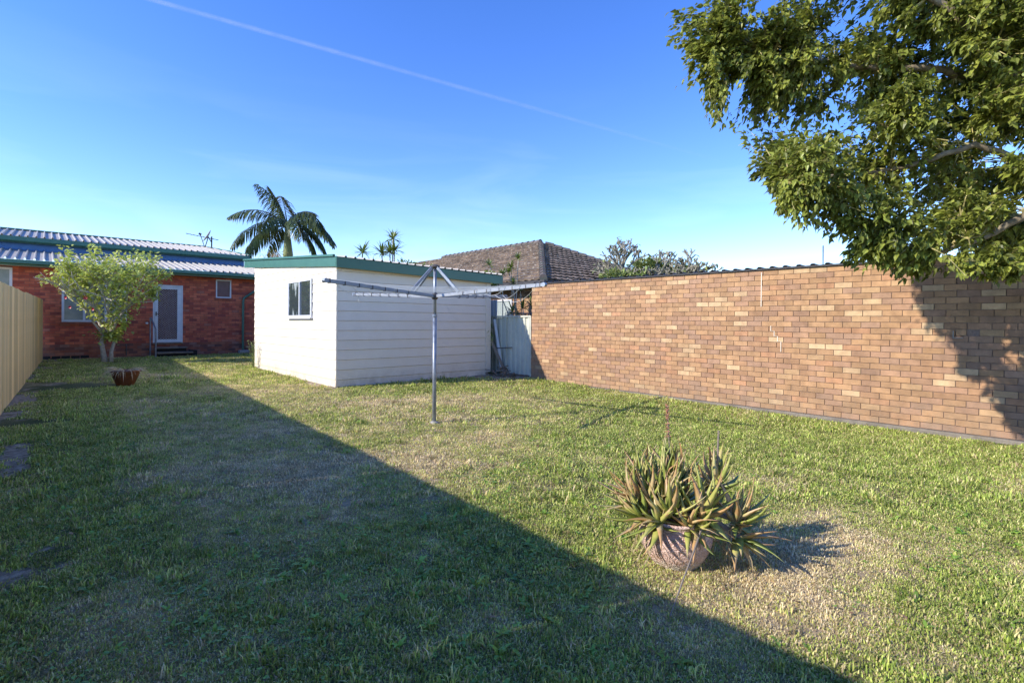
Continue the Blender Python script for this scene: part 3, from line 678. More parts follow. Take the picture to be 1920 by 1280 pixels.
# ------------------------------------------------------------------ paling fence on the left
pf = thing('paling_fence', 'tall new pale timber paling fence running along the left boundary', 'fence', (-.5, 8, 0))
pm = MB(); pm.box(-.008, .008, -.0680, .0680, 0, 1.78); pal_mesh = pm.mesh('paling', M['pine'])
ang = math.atan(.036); rp_ = random.Random(31)
y = -3.0
while y < 20.2:
    o = bpy.data.objects.new('paling', pal_mesh); COL.objects.link(o); o.parent = pf
    o.location = (fx(y)+.5+rp_.uniform(-.002, .002)-.006, y-8, gz(fx(y), y)-.015+rp_.uniform(-.008, .008)); o.rotation_euler = (rp_.uniform(-.004, .004), 0, -ang+rp_.uniform(-.008, .008))
    y += .1385
for zz in (.35, 1.0, 1.5):
    b = MB(); b.beam((fx(-3)-.045, -3, zz), (fx(20.2)-.045, 20.2, zz+.12), .05, .075); b.build('rail', M['pine'], pf)

# ------------------------------------------------------------------ red brick house
HYw = 20.4
hs_ = thing('red_brick_house', 'red brick house with green gutters and grey ribbed metal roofs behind the lawn', 'house', (3, HYw, .1))
HX0, HX1 = -4.0, 6.45
ops = [(-1.9, -.70, 1.30, 2.82), (.36, 1.93, 1.27, 2.84), (4.46, 4.95, 2.15, 2.80), (2.62, 3.46, .59, 2.52)]
rbm = MB(); pbm = MB(); rr = random.Random(17)
nrow = 34; ch = (2.86-.10)/nrow
for r in range(nrow):
    z = .10+r*ch; x = HX0+(r % 2)*.11
    while x < HX1:
        x0, x1 = x, min(x+.213, HX1); x += .222
        seg = [(x0, x1)]
        for (a, c, zl, zh) in ops:
            if z+ch*.5 > zl and z+ch*.5 < zh:
                ns_ = []
                for (s0, s1) in seg:
                    if s1 <= a or s0 >= c: ns_.append((s0, s1))
                    else:
                        if s0 < a-.02: ns_.append((s0, a))
                        if s1 > c+.02: ns_.append((c, s1))
                seg = ns_
        for (s0, s1) in seg:
            q = rr.uniform(-.003, .003); (pbm if z < .56 else rbm).box(s0, s1, HYw-.006+q, HYw+.04, z, z+ch-.009, rr.random())
rbm.build('brickwork', M['red_brick'], hs_, kind='stuff'); pbm.build('plinth_brickwork', M['plinth_brick'], hs_, kind='stuff')
mb = MB()
xs = sorted(set([HX0, HX1]+[v for o_ in ops for v in o_[:2]]))
for i in range(len(xs)-1):
    a, c = xs[i], xs[i+1]; hit = [o_ for o_ in ops if o_[0] <= a+.001 and o_[1] >= c-.001]
    if hit:
        mb.box(a, c, HYw+.003, HYw+.2, .0, hit[0][2]); mb.box(a, c, HYw+.003, HYw+.2, hit[0][3], 2.92)
    else: mb.box(a, c, HYw+.003, HYw+.2, .0, 2.92)
mb.box(HX1-.15, HX1-.003, HYw+.205, 26, 0, 3.0); mb.box(HX0, HX1-.16, 29.5, 29.7, 0, 3.6)
mb.build('wall', M['mortar_red'], hs_)
b = MB(); b.box(HX0, HX1-.16, HYw+.22, HYw+.26, 0, 2.9); b.build('room_lining', M['dark'], hs_)
def house_window(x0, x1, z0, z1, glass, mull=None, sill=True, fr=.06):
    f = MB()
    for (a, c, d, e) in ((x0, x1, z0, z0+fr), (x0, x1, z1-fr, z1), (x0, x0+fr, z0+fr+.002, z1-fr-.002), (x1-fr, x1, z0+fr+.002, z1-fr-.002)): f.box(a, c, HYw-.012, HYw+.07, d, e)
    wf = f.build('window', M['trim'], hs_)
    if mull:
        for m_ in mull: b = MB(); b.box(m_-.03, m_+.03, HYw-.004, HYw+.06, z0+fr+.002, z1-fr-.002); b.build('mullion', M['trim'], wf)
    b = MB(); b.box(x0+fr, x1-fr, HYw+.04, HYw+.046, z0+fr, z1-fr); b.build('pane', glass, wf)
    if sill: b = MB(); b.box(x0-.04, x1+.04, HYw-.05, HYw-.014, z0-.075, z0-.004); b.build('sill', M['plinth_brick'], wf)
    return wf
house_window(*ops[0], M['grey_glass']); house_window(*ops[1], M['grey_glass'], mull=(.88, 1.4)); house_window(*ops[2], M['blind'], fr=.04)
# door
f = MB(); dx0, dx1, dz0, dz1 = ops[3]
for (a, c, d, e) in ((dx0, dx1, dz1-.05, dz1), (dx0, dx0+.045, dz0, dz1-.052), (dx1-.045, dx1, dz0, dz1-.052)): f.box(a, c, HYw-.02, HYw+.06, d, e)
dr = f.build('security_door', M['trim'], hs_)
b = MB(); ix0, ix1, iz0, iz1 = dx0+.05, dx1-.05, dz0+.01, dz1-.055
for (a, c, d, e) in ((ix0, ix1, iz1-.085, iz1), (ix0, ix1, iz0, iz0+.10), (ix0, ix0+.085, iz0+.102, iz1-.087), (ix1-.11, ix1, iz0+.102, iz1-.087)): b.box(a, c, HYw-.028, HYw+.0, d, e)
b.build('door_frame', M['trim'], dr)
b = MB(); a0, a1, c0, c1 = ix0+.085, ix1-.11, iz0+.10, iz1-.085
st = .075; H_ = c1-c0; W_ = a1-a0
k = -H_
while k < W_:
    for sg in (1, -1):
        p0 = (max(0, k), max(0, -k)); t1 = min(W_-k, H_); p1 = (k+t1, t1)
        if p1[0] > p0[0]:
            q0, q1 = p0, p1
            if sg == -1: q0 = (W_-p0[0], p0[1]); q1 = (W_-p1[0], p1[1])
            b.beam((a0+q0[0], HYw-.014+.004*sg, c0+q0[1]), (a0+q1[0], HYw-.014+.004*sg, c0+q1[1]), .004, .014, up=(0,1,0))
    k += st
b.build('mesh_grille', M['trim'], dr, kind='stuff')
b = MB(); b.box(dx0+.05, dx1-.05, HYw+.05, HYw+.08, dz0, dz1-.05); b.build('inner_door', mat('inner_door_red', (.16,.05,.04), rough=.5), dr)
b = MB(); b.box(ix0+.02, ix0+.05, HYw-.05, HYw-.03, 1.48, 1.62); b.beam((ix0+.03, HYw-.06, 1.55), (ix0+.13, HYw-.06, 1.55), .015, .02); b.build('handle', M['dark_metal'], dr)
b = MB(); b.box(dx0-.01, dx1+.01, HYw-.08, HYw-.03, .55, .588); b.build('door_sill', M['old_wood'], hs_)
stp = thing('timber_steps', 'dark weathered steps below the white security door', 'steps', (3.1, 20.0, .12))
for (x0, x1, y0, y1, z0, z1) in ((2.66, 3.55, 20.05, 20.36, .40, .45), (2.66, 3.66, 19.75, 20.10, .245, .295)):
    b = MB(); b.box(x0, x1, y0, y1, z0, z1); b.build('tread', M['old_wood'], stp, bevel=.006)
b = MB(); b.box(2.70, 3.52, 20.12, 20.37, .10, .396); b.box(2.70, 3.60, 19.84, 20.115, .08, .24); b.box(3.63, 3.80, 19.9, 20.35, .08, .33); b.build('step_base', M['dark'], stp)
rl = thing('handrail', 'grey pipe handrail beside the back door steps', 'handrail', (2.6, 19.9, .1))
b = MB(); b.tube([(2.60, 19.62, .05), (2.60, 19.62, 1.05), (2.56, 20.3, 1.42)], .022, 8); b.build('rail', M['steel'], rl)
for y_, z_ in ((20.3, 1.42),): b = MB(); b.tube([(2.54, y_, .1), (2.54, y_, z_)], .022, 8); b.build('post', M['steel'], rl)
b = MB(); b.tube([(2.45, 20.25, 1.24), (2.45, 20.4, 1.24)], .035, 10); b.build('bracket', M['trim'], rl)
# path along the house
b = MB(); b.prism([(19.72, .02), (20.385, .02), (20.385, .145), (19.72, .135)], 'x', -3, 6.4); 
o = b.build('path', M['concrete'], kind='structure')
b = MB()
for x in lin(-.3, .8, .24): b.box(x, x+.2, HYw-.016, HYw-.006, .16, .24)
b.build('vent_grille', M['dark'], hs_)
b = MB(); b.tube([(1.92, HYw-.03, .2), (1.92, HYw-.03, .52), (1.92, HYw+.0, .56)], .018, 6); b.build('tap_pipe', M['dark_metal'], hs_)
# eaves, gutter, roofs
b = MB(); b.box(HX0, 6.6, 20.02, 20.38, 2.865, 2.885); b.build('soffit', M['yellow'], hs_)
b = MB(); b.box(HX0, 6.62, 19.96, 20.0, 2.855, 2.96); b.build('fascia', M['green'], hs_)
b = MB(); b.prism([(19.955, 2.90), (19.955, 3.02), (19.93, 3.02), (19.84, 3.015), (19.835, 2.915), (19.86, 2.90)], 'x', HX0, 6.68); b.build('gutter', M['green'], hs_, bevel=.006)
s1 = Vector((0, 3.5, .62)).normalized()
rib_sheet('roof_sheet', (HX0, 19.87, 3.025), (1,0,0), s1, 6.68-HX0, 3.5, hs_, M['zinc'], rib=.20, h=.05)
b = MB(); b.box(HX0, 6.12, 23.25, 23.35, 3.4, 3.98); b.build('upper_wall', M['blue'], hs_)
b = MB(); b.box(6.02, 6.12, 23.36, 29, 3.2, 3.98); b.build('upper_wall', M['blue'], hs_)
b = MB(); b.box(HX0, 6.22, 23.05, 23.3, 3.84, 3.86); b.build('soffit', M['green'], hs_)
b = MB(); b.prism([(23.06, 3.865), (23.06, 4.03), (23.03, 4.03), (22.93, 4.03), (22.92, 3.90), (22.95, 3.865)], 'x', HX0, 6.25); b.build('gutter', M['green'], hs_, bevel=.006)
# upper roof with hipped right end
e0 = Vector((HX0, 22.97, 4.04)); sl2 = Vector((0, 3.5, .64)); 
rib_sheet('roof_sheet', e0, (1,0,0), sl2, 5.35-HX0, sl2.length, hs_, M['zinc'], rib=.20, h=.05)
x = 5.35
while x < 6.2:
    w_ = min(.2, 6.22-x); L_ = sl2.length*max(.05, (6.3-x)/.95)
    rib_sheet('roof_sheet', (x, 22.97, 4.04), (1,0,0), sl2, w_, L_, hs_, M['zinc'], rib=.20, h=.05, nrib=1); x += .2
b = MB(); b.beam((HX0, 26.5, 4.71), (5.35, 26.5, 4.71), .22, .05); b.build('ridge_capping', M['green'], hs_)
b = MB(); b.beam((5.35, 26.5, 4.71), (6.28, 22.98, 4.07), .10, .06); b.build('verge_capping', M['green'], hs_)
b = MB(); b.add([(HX0, 26.55, 4.68), (5.3, 26.55, 4.68), (6.2, 30, 4.0), (HX0, 30, 4.0)], [(0,1,2,3)]); b.build('roof_sheet', M['zinc'], hs_)
b = MB(); b.tube([(5.33, 20.02, 2.9), (5.62, 20.30, 2.55), (5.33, 20.33, 2.25), (5.33, 20.33, .25), (5.33, 20.2, .17)], .045, 8)
b = MB(); b.tube([(5.95, 20.28, 2.62), (5.36, 20.33, 2.17), (5.33, 20.33, 2.05), (5.33, 20.33, .28)], .042, 8)
b.build('downpipe', M['green'], hs_)
b = MB(); b.box(5.18, 5.5, 20.1, 20.38, .12, .27); tag(b.build('drain_block', M['concrete'], loc=(5.33, 20.2, .12), bevel=.02), 'rough concrete block at the foot of the downpipe', 'block')
b = MB(); b.box(5.72, 6.1, 20.0, 20.36, .12, .45); tag(b.build('crate', M['old_wood'], loc=(5.9, 20.2, .12), bevel=.01), 'small brown box by the house wall behind the shed corner', 'box')
# aerial + dish
ae = thing('roof_aerial', 'horizontal television aerial on the far roof ridge', 'aerial', (5.3, 26.4, 4.7))
p = Vector((5.42, 25.6, 4.45))
b = MB(); b.tube([p, p+Vector((0,0,.62))], .03, 6); b.build('mast', M['dark_metal'], ae)
b = MB(); c = p+Vector((0,0,.5)); rgt = Vector((math.cos(YAW), -math.sin(YAW), 0)); a_ = c-rgt*1.15+Vector((0,0,.26)); e_ = c+rgt*.3-Vector((0,0,.03)); b.tube([a_, e_], .014, 5)
for k in range(9): q = a_.lerp(e_, .1+.1*k); b.tube([q-Vector((.12,.18,0)), q+Vector((.12,.18,0))], .006, 4)
b.build('boom', M['dark_metal'], ae)
sd = thing('satellite_dish', 'small satellite dish tilted upwards on the house roof', 'satellite dish', (5.3, 25.6, 4.6))
b = MB(); cen = p+rgt*(-.12)+Vector((-.05,-.05,.62)); axd = (Vector((-.75, -.1, .55))-rgt*.3).normalized(); q = axd.to_track_quat('Z', 'Y')
vs = []; n = 20
for i, (rr_, zz) in enumerate(((.0, 0), (.12, .01), (.22, .035), (.30, .065))):
    for k in range(n): vs.append(cen+q @ Vector((rr_*math.cos(2*PI*k/n), rr_*math.sin(2*PI*k/n), zz)))
b.add(vs, [(i*n+k, i*n+(k+1) % n, (i+1)*n+(k+1) % n, (i+1)*n+k) for i in range(3) for k in range(n)]); o = b.build('dish', M['zinc'], sd, smooth_=True)
so = o.modifiers.new('thick', 'SOLIDIFY'); so.thickness = .015
b = MB(); foot = p+rgt*(-.3)+Vector((0,0,.12)); feed = cen+axd*.34-Vector((0,0,.1)); b.tube([cen-axd*.02, foot], .02, 6); b.tube([foot, feed], .016, 6); b.tube([p+Vector((0,0,.35)), cen], .02, 5); b.build('bracket', M['dark_metal'], sd)
b = MB(); b.tube([feed-axd*.05, feed+axd*.06], .045, 8); b.build('receiver', M['dark_metal'], sd)

# ------------------------------------------------------------------ neighbour's tiled house
nb = thing('tiled_roof_house', 'neighbouring house with dark weathered tiled hip roof behind the boundary', 'house', (15.5, 15, 0))
C0 = Vector((10.98, 10.55, 2.6)); AP = Vector((15.5, 15.05, 4.69)); C1 = Vector((20.0, 10.55, 2.6)); RB = Vector((15.5, 27, 4.69)); CB = Vector((10.98, 31.5, 2.6))
def tile_face(a0, a1, apx0, apx1, gauge, tw):
    """courses of interlocking tiles between an eave edge and a (shorter) top edge"""
    b = MB(); H = ((apx0+apx1)/2-(a0+a1)/2); nC = int(H.length/gauge); u = (a1-a0).normalized()
    L0 = (a1-a0).length; o0 = (apx0-a0).dot(u); o1 = (apx1-a0).dot(u)
    s = (apx0-a0)-u*o0; S = s.length; s = s/S; nrm = u.cross(s); 
    if nrm.z < 0: nrm = -nrm
    nC = int(S/gauge)
    for r in range(nC):
        t0 = r*S/nC; t1 = (r+1)*S/nC+.03
        lo = o0*(t0+.5*gauge)/S; hi = L0+(o1-L0)*(t0+.5*gauge)/S
        x = math.floor(lo/tw)*tw+(r % 2)*0
        while x < hi:
            xa, xb = max(x, lo-.05), min(x+tw-.004, hi+.05); x += tw
            if xb-xa < .05: continue
            base = a0+s*t0; top = a0+s*t1
            dj = random.uniform(-.004, .004)
            # S-profile: pan and roll
            pr = [(0, .030), (.30, .028), (.45, .034), (.62, .052), (.82, .053), (1, .034)]
            lowp = [base+u*(xa+(xb-xa)*q)+nrm*(h+dj+.055) for q, h in pr]; upp = [top+u*(xa+(xb-xa)*q)+nrm*(h-.012) for q, h in pr]
            bot = [base+u*(xa+(xb-xa)*q)+nrm*(h+dj-.012) for q, h in pr]
            n = len(pr)
            b.add(lowp+upp+bot, [(i, i+1, n+i+1, n+i) for i in range(n-1)]+[(i+1, i, 2*n+i, 2*n+i+1) for i in range(n-1)], random.random())
    return b
b = tile_face(C0, C1, AP, AP, .30, .29); b.build('roof_tiles', M['roof_tile'], nb, fix=False, kind='stuff')
b = tile_face(CB, C0, RB, AP, .30, .29); b.build('roof_tiles', M['roof_tile'], nb, fix=False, kind='stuff')
b = MB(); b.add([C0-Vector((0,0,.05)), C1-Vector((0,0,.05)), AP-Vector((0,0,.03)), RB-Vector((0,0,.03)), CB-Vector((0,0,.05)), Vector((20,31.5,2.55))], [(0,1,2),(4,0,2,3),(1,5,3,2),(5,4,3)]); b.build('roof_sarking', M['dark'], nb, fix=False)
def caps(a, c):
    d = (c-a); n = int(d.length/.36); d.normalize()
    for i in range(n):
        p0 = a+d*(i*.36); p1 = a+d*(i*.36+.39)
        t = MB(); t.tube([p0+Vector((0,0,.075)), p1+Vector((0,0,.055))], [.125, .105], 8); t.build('ridge_cap', M['cap_tile'], nb)
caps(C0, AP); caps(C1, AP); caps(AP, Vector((15.5, 22.5, 4.69)))
b = MB(); b.box(11.5, 19.5, 11.05, 11.25, 0, 2.45); b.box(11.5, 11.7, 11.26, 29, 0, 2.45); b.build('wall', M['mortar'], nb)
rb2 = MB()
for r in range(30):
    y = 11.05+(r % 2)*.11
    while y < 16: rb2.box(11.485, 11.498, y, y+.212, r*.0807, r*.0807+.072, random.random()); y += .222
rb2.build('brickwork', M['tan_brick'], nb, kind='stuff')
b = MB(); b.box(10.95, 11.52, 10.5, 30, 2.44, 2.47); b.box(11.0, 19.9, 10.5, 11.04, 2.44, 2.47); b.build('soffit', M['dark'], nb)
b = MB(); b.box(10.90, 10.97, 10.5, 30, 2.47, 2.60); b.box(10.9, 20, 10.43, 10.497, 2.47, 2.60); b.build('gutter', M['black_roof'], nb)
f = MB()
for q in ((12.45, 12.5, .9, 2.1), (14.4, 14.45, .9, 2.1), (12.5, 14.4, .9, .95), (12.5, 14.4, 2.05, 2.1), (13.4, 13.45, .95, 2.05)): f.box(11.44, 11.484, *q)
wf = f.build('window', M['trim'], nb)
b = MB(); b.box(11.47, 11.476, 12.5, 14.4, .95, 2.05); b.build('pane', M['curtain'], wf)
# neighbour's lean-to post + screen seen above the steel fence
sc = thing('pale_garden_screen', 'pale metal screen panel standing behind the steel fence beside the shed', 'screen', (8.9, 10.6, 0))
b = ribbed(10.75, 10.30, .1, 1.93, 8.95); b.build('screen_panel', M['trim'], sc, fix=False)
b = MB(); b.box(8.90, 8.94, 10.80, 11.6, .1, 1.95); b.build('screen_board', M['curtain'], sc)
b = MB(); b.box(8.9, 8.96, 10.76, 10.79, .1, 1.98); b.build('post', M['trim'], sc)
b = MB(); b.tube([(8.75, 9.55, 1.56), (9.2, 9.1, 1.55), (10.2, 9.0, 1.54)], .02, 6); tag(b.build('garden_pipe', M['steel'], loc=(8.9, 9.3, 1.5)), 'bent grey pipe behind the steel fence beside the brick wall end', 'pipe')

# ------------------------------------------------------------------ vegetation
def sword_rosette(mb, c, n, ln, wd, rnd, up=.35, droop=1.0):
    for j in range(n):
        a = rnd.uniform(0, 2*PI); el = rnd.uniform(-.2, 1.35); 
        leaf_strip(mb, c, (math.cos(a)*math.cos(el), math.sin(a)*math.cos(el), math.sin(el)), (0,0,1), ln*rnd.uniform(.7, 1.1), wd, droop*rnd.uniform(.4, 1), rnd.random(), n=4, fold=.1)
def dracaena(name, label, base, heads, ln, wd, seed, mat_='sword_leaf', sr=.03):
    rnd = random.Random(seed); base = Vector(base)
    t = thing(name, label, 'plant', base, 'spiky dracaenas behind the shed')
    st = MB()
    for h in heads:
        h = Vector(h); mid = base.lerp(h, .55)+Vector((rnd.uniform(-.15, .15), rnd.uniform(-.15, .15), 0)); st.tube([base, mid, h], [sr*1.4, sr, sr*.7], 6)
    st.build('stem', M['pale_bark'], t)
    for h in heads:
        r_ = MB(); sword_rosette(r_, h, 46, ln, wd, rnd); r_.build('leaf_head', M[mat_], t, fix=False)
dracaena('dracaena', 'spiky dracaena head rising alone above the shed roof left of the taller ones', (7.95, 15.75, 2.2), [(7.82, 15.9, 3.62)], .52, .05, 1)
dracaena('dracaena', 'tall branching dracaena with several spiky heads above the shed roof', (8.45, 15.3, 1.0), [(8.57, 15.22, 4.1), (8.3, 15.47, 3.6), (8.5, 15.3, 3.66), (8.62, 15.2, 3.72), (8.05, 15.7, 3.1)], .46, .05, 2)
dracaena('dracaena', 'yellow green dracaena cluster rising between the shed roof and the brick wall', (8.75, 9.25, .2), [(8.75, 9.28, 2.92), (8.62, 9.40, 2.70), (8.2, 9.75, 2.75), (8.42, 9.5, 2.52), (8.65, 9.35, 2.30), (8.55, 9.4, 2.58), (8.85, 9.3, 2.12)], .22, .026, 3, sr=.014)
dracaena('dracaena', 'low spiky dracaena behind the steel fence beside the brick wall end', (8.85, 9.0, .2), [(8.75, 9.1, 1.66), (8.95, 8.98, 1.72), (8.62, 9.35, 1.58)], .34, .032, 4, sr=.016)

def leafy_ball(mb, c, rad, n, ln, wd, rnd, droop=.5):
    c = Vector(c)
    for i in range(n):
        v = Vector((rnd.gauss(0, 1), rnd.gauss(0, 1), rnd.gauss(0, 1))).normalized(); r_ = rnd.random()**.4
        if mn.noise((v*1.7+c)*1.3) < -.22: continue
        p = c+Vector((v.x*rad[0], v.y*rad[1], v.z*rad[2]))*r_
        d = v+Vector((rnd.uniform(-.8, .8), rnd.uniform(-.8, .8), rnd.uniform(-.8, .5))); leaf_strip(mb, p, d, (rnd.uniform(-1, 1), rnd.uniform(-1, 1), 1), ln*rnd.uniform(.7, 1.2), wd, droop, rnd.random(), n=2)
def bush(name, label, cat, base, balls, n, ln, wd, seed, m='bush_leaf'):
    rnd = random.Random(seed); t = thing(name, label, cat, base)
    b = MB()
    for (c, r_) in balls: leafy_ball(b, c, r_, n, ln, wd, rnd)
    b.build('foliage', M[m], t, fix=False)
    s = MB()
    for (c, r_) in balls: s.tube([base, Vector(base).lerp(Vector(c), .5)+Vector((.05, 0, 0)), c], [.06, .04, .015], 5)
    s.build('stem', M['bark'], t)
bush('garden_bush', 'pale green bush showing just above the shed roof right of the dracaenas', 'bush', (10.6, 17.3, .5), [((10.4, 17.5, 3.05), (.7,.7,.75)), ((11.0, 16.9, 3.0), (.6,.6,.6)), ((9.6, 17.8, 2.95), (.6,.6,.6))], 1300, .13, .05, 5)
bush('yellow_bush', 'small yellow green shrub tops in front of the tiled roof', 'bush', (9.6, 12.6, .5), [((9.3, 13.3, 2.62), (.35,.35,.3)), ((10.0, 11.9, 2.6), (.3,.3,.28)), ((9.65, 12.6, 2.4), (.4,.4,.3))], 700, .1, .05, 6, 'sword_leaf')
bush('round_bush', 'dense green bush behind the bare frangipani above the brick wall', 'bush', (16.9, 10.2, 0), [((16.6, 10.5, 2.9), (1.0,1.0,.85)), ((17.2, 9.7, 2.75), (1.1,1.0,.8)), ((15.6, 11.0, 2.6), (.6,.6,.6)), ((17.9, 9.2, 2.5), (.7,.7,.6))], 5000, .17, .08, 9)
bush('leafy_shrub', 'low green shrub beside the tiled roof end above the brick wall', 'bush', (13.2, 9.9, .5), [((13.5, 9.8, 2.65), (.5,.5,.42)), ((14.2, 9.4, 2.6), (.5,.5,.35))], 1500, .14, .06, 10)

def frangipani(name, label, base, h, spread, seed, levels=6):
    rnd = random.Random(seed); t = thing(name, label, 'tree', base, 'bare frangipani trees behind the brick garage'); tb = MB(); br = MB(); lf = MB()
    def grow(p, d, ln, r, lev):
        q = p+d*ln; mid = p.lerp(q, .5)+Vector((rnd.uniform(-1, 1), rnd.uniform(-1, 1), .3))*ln*.08
        (tb if lev == 0 else br).tube([p, mid, q], [r, r*.85, r*.85], 6)
        if lev >= levels:
            if rnd.random() < .3: leaf_strip(lf, q, (rnd.uniform(-1, 1), rnd.uniform(-1, 1), rnd.uniform(-.8, .2)), (0,0,1), .2, .07, .8, rnd.random(), n=3)
            return
        for k in range(2 if rnd.random() < .55 else 3):
            ax = Vector((rnd.gauss(0, 1), rnd.gauss(0, 1), 0)).normalized(); nd = (d*1.0+ax*spread*rnd.uniform(.7, 1.2)+Vector((0, 0, .12))).normalized()
            grow(q, nd, ln*rnd.uniform(.68, .9), max(.021, r*.76), lev+1)
    tb.tube([Vector((base[0], base[1], 0)), Vector(base)], [.15, .12], 8)
    grow(Vector(base), Vector((0, 0, 1)), h, .09, 0)
    tb.build('trunk', M['frangipani_bark'], t); br.build('branches', M['frangipani_bark'], t)
    if lf.v: lf.build('leaves', M['bush_leaf'], t, fix=False)
frangipani('frangipani_tree', 'bare grey frangipani with forked branches at left above the brick wall', (14.4, 9.75, 1.3), .80, .8, 4, 6)
frangipani('frangipani_tree', 'densely twigged bare frangipani above the wall at right of the green bush', (16.0, 9.35, 1.45), .76, .8, 12, 6)
frangipani('frangipani_tree', 'small bare frangipani standing in front of the green bush between two larger ones', (15.3, 9.6, 1.2), .66, .9, 31, 6)
frangipani('frangipani_tree', 'low spreading bare frangipani at the right edge of the green bush above the wall', (16.7, 8.7, 1.2), .66, .95, 23, 6)

# palm
pt = thing('palm_tree', 'feathery palm tree with drooping fronds rising behind the white shed', 'palm tree', (8.8, 25.9, .2))
b = MB(); b.tube([(8.75, 25.95, .2), (8.8, 25.9, 3), (8.8, 25.9, 4.3)], [.2, .17, .16], 10); b.build('trunk', M['bark'], pt)
b = MB(); b.tube([(8.8, 25.9, 4.3), (8.8, 25.9, 4.6), (8.78, 25.92, 5.4), (8.76, 25.94, 6.1)], [.17, .24, .16, .09], 12); b.build('crownshaft', mat('crownshaft', (.30,.34,.14), (.2,.25,.1), rough=.5, scale=4), pt, smooth_=True)
rp2 = random.Random(14); top = Vector((8.77, 25.93, 6.0))
VR = Vector((math.cos(YAW), -math.sin(YAW), 0)); VF = Vector((math.sin(YAW), math.cos(YAW), 0))
#  (angle round from image right, start elevation, length, droop)
fr = [(0, .75, 2.9, 2.6), (.35, .35, 2.6, 2.4), (3.14, .5, 3.2, 1.9), (2.9, .15, 3.0, 1.6), (3.5, .85, 2.8, 1.7), (.1, .1, 2.3, 2.6), (5.9, 1.0, 2.8, 2.8), (1.3, 1.0, 2.6, 1.5), (4.6, .6, 2.5, 1.9), (5.4, .5, 2.7, 2.0), (2.2, 1.15, 2.5, 1.1), (3.9, 1.2, 2.3, 1.1), (4.2, .05, 2.6, 1.5), (-.25, .45, 3.0, 1.7), (2.5, .1, 2.4, 1.5), (3.3, 1.3, 2.1, .9)]
for (az, el, ln, dp) in fr:
    b = MB(); hd = (VR*math.cos(az)+VF*math.sin(az)).normalized(); p = top.copy(); d = hd*math.cos(el)+Vector((0,0,math.sin(el))); pts_ = [p.copy()]; n = 26
    side = hd.cross(Vector((0,0,1))).normalized()
    for i in range(n):
        p = p+d*ln/n; d = (d+Vector((0,0,-1))*dp/n).normalized(); pts_.append(p.copy())
        if i > 3:
            f_ = i/n; ll = .85*math.sin(PI*min(1, .12+f_*.85))+.12
            for sg in (-1, 1):
                for q in range(3):
                    dd = side*sg*(.75)+d*.55+Vector((0,0,rp2.uniform(-.85, -.1))); leaf_strip(b, p+d*rp2.uniform(0, ln/n), dd, (0,0,1), ll*rp2.uniform(.8, 1.05), .052, 1.5, rp2.random(), n=3)
    b.tube(pts_, [.035*(1-.85*i/n) for i in range(n+1)], 5)
    b.build('frond', M['palm_leaf'], pt, fix=False)
b = MB()
for i in range(160):
    a = rp2.uniform(0, 2*PI); leaf_strip(b, (8.4+rp2.gauss(0, .25), 26.1+rp2.gauss(0, .3), 4.5+rp2.gauss(0, .12)), (math.cos(a), math.sin(a), rp2.uniform(-.2, .8)), (0,0,1), .5, .03, 1.4, rp2.random(), n=3)
b.tube([(8.5, 26.1, .2), (8.45, 26.1, 2.5), (8.4, 26.1, 4.4)], [.12, .1, .08], 8)
tag(b.build('dead_palm_crown', M['straw'], loc=(8.4, 26.1, .2), fix=False), 'dry brown tuft of leaves at the foot of the palm above the shed', 'plant')

# hibiscus
HB = Vector((1.23, 18.05, .11))
hb = thing('hibiscus_shrub', 'vase shaped hibiscus shrub with sparse red flowers in front of the house window', 'shrub', HB)
rh = random.Random(6)
tb = MB(); tb.tube([HB+Vector((0,0,-.05)), HB+Vector((-.04,.02,.3)), HB+Vector((-.08,.0,.62)), HB+Vector((0,.0,.85))], [.09, .062, .052, .042], 9); tb.tube([HB+Vector((.12,-.1,-.05)), HB+Vector((.13,-.08,.35)), HB+Vector((.2,-.1,.65)), HB+Vector((.3,-.1,.9))], [.065, .045, .04, .032], 9)
tb.build('trunk', M['pale_bark'], hb, smooth_=True)
br = MB(); lf = MB(); tips = []
cc = HB+Vector((.05, 0, 2.1))+VR*.12
def in_crown(p):
    q = p-cc; lat = q.dot(VR); dep = q.dot(VF); z = q.z
    wid = 1.12*smooth(z, -1.7, .3)+.10
    return abs(lat) < wid*1.05 and abs(dep) < wid*.9 and z < 1.17-.22*abs(lat)**1.3+.2*mn.noise(p*2)
def hgrow(p, d, ln, r, lev):
    q = p+d*ln; br.tube([p, p.lerp(q, .5)+Vector((rh.uniform(-1,1), rh.uniform(-1,1), rh.uniform(-.3,.6)))*ln*.09, q], [r, r*.85, r*.7], 5, cap=False)
    if lev >= 2:
        for k in range(7 if lev < 5 else 13):
            t = rh.uniform(.1, 1.05); pp = p.lerp(q, t)+Vector((rh.gauss(0,.05), rh.gauss(0,.05), rh.gauss(0,.05)))
            if not in_crown(pp): continue
            leaf_strip(lf, pp, (rh.uniform(-1,1), rh.uniform(-1,1), rh.uniform(-.7,.8)), (rh.uniform(-.7,.7), rh.uniform(-.7,.7), 1), rh.uniform(.06, .11), rh.uniform(.045, .07), .5, rh.random(), n=3, fold=.12)
    if lev >= 5 or (lev >= 2 and not in_crown(q)): tips.append(q); return
    for k in range(3 if rh.random() < .6 else 2):
        nd = (d+Vector((rh.gauss(0,.55), rh.gauss(0,.55), rh.gauss(.08,.3)))).normalized(); hgrow(q, nd, ln*rh.uniform(.66, .92), max(.004, r*.66), lev+1)
for k in range(9):
    a = 2*PI*k/9+rh.uniform(-.2, .2); el = rh.uniform(.85, 1.35)
    hgrow(HB+Vector((.05,0,.8))+Vector((math.cos(a)*.08, math.sin(a)*.08, 0)), Vector((math.cos(a)*math.cos(el), math.sin(a)*math.cos(el), math.sin(el))), .72, .035, 1)
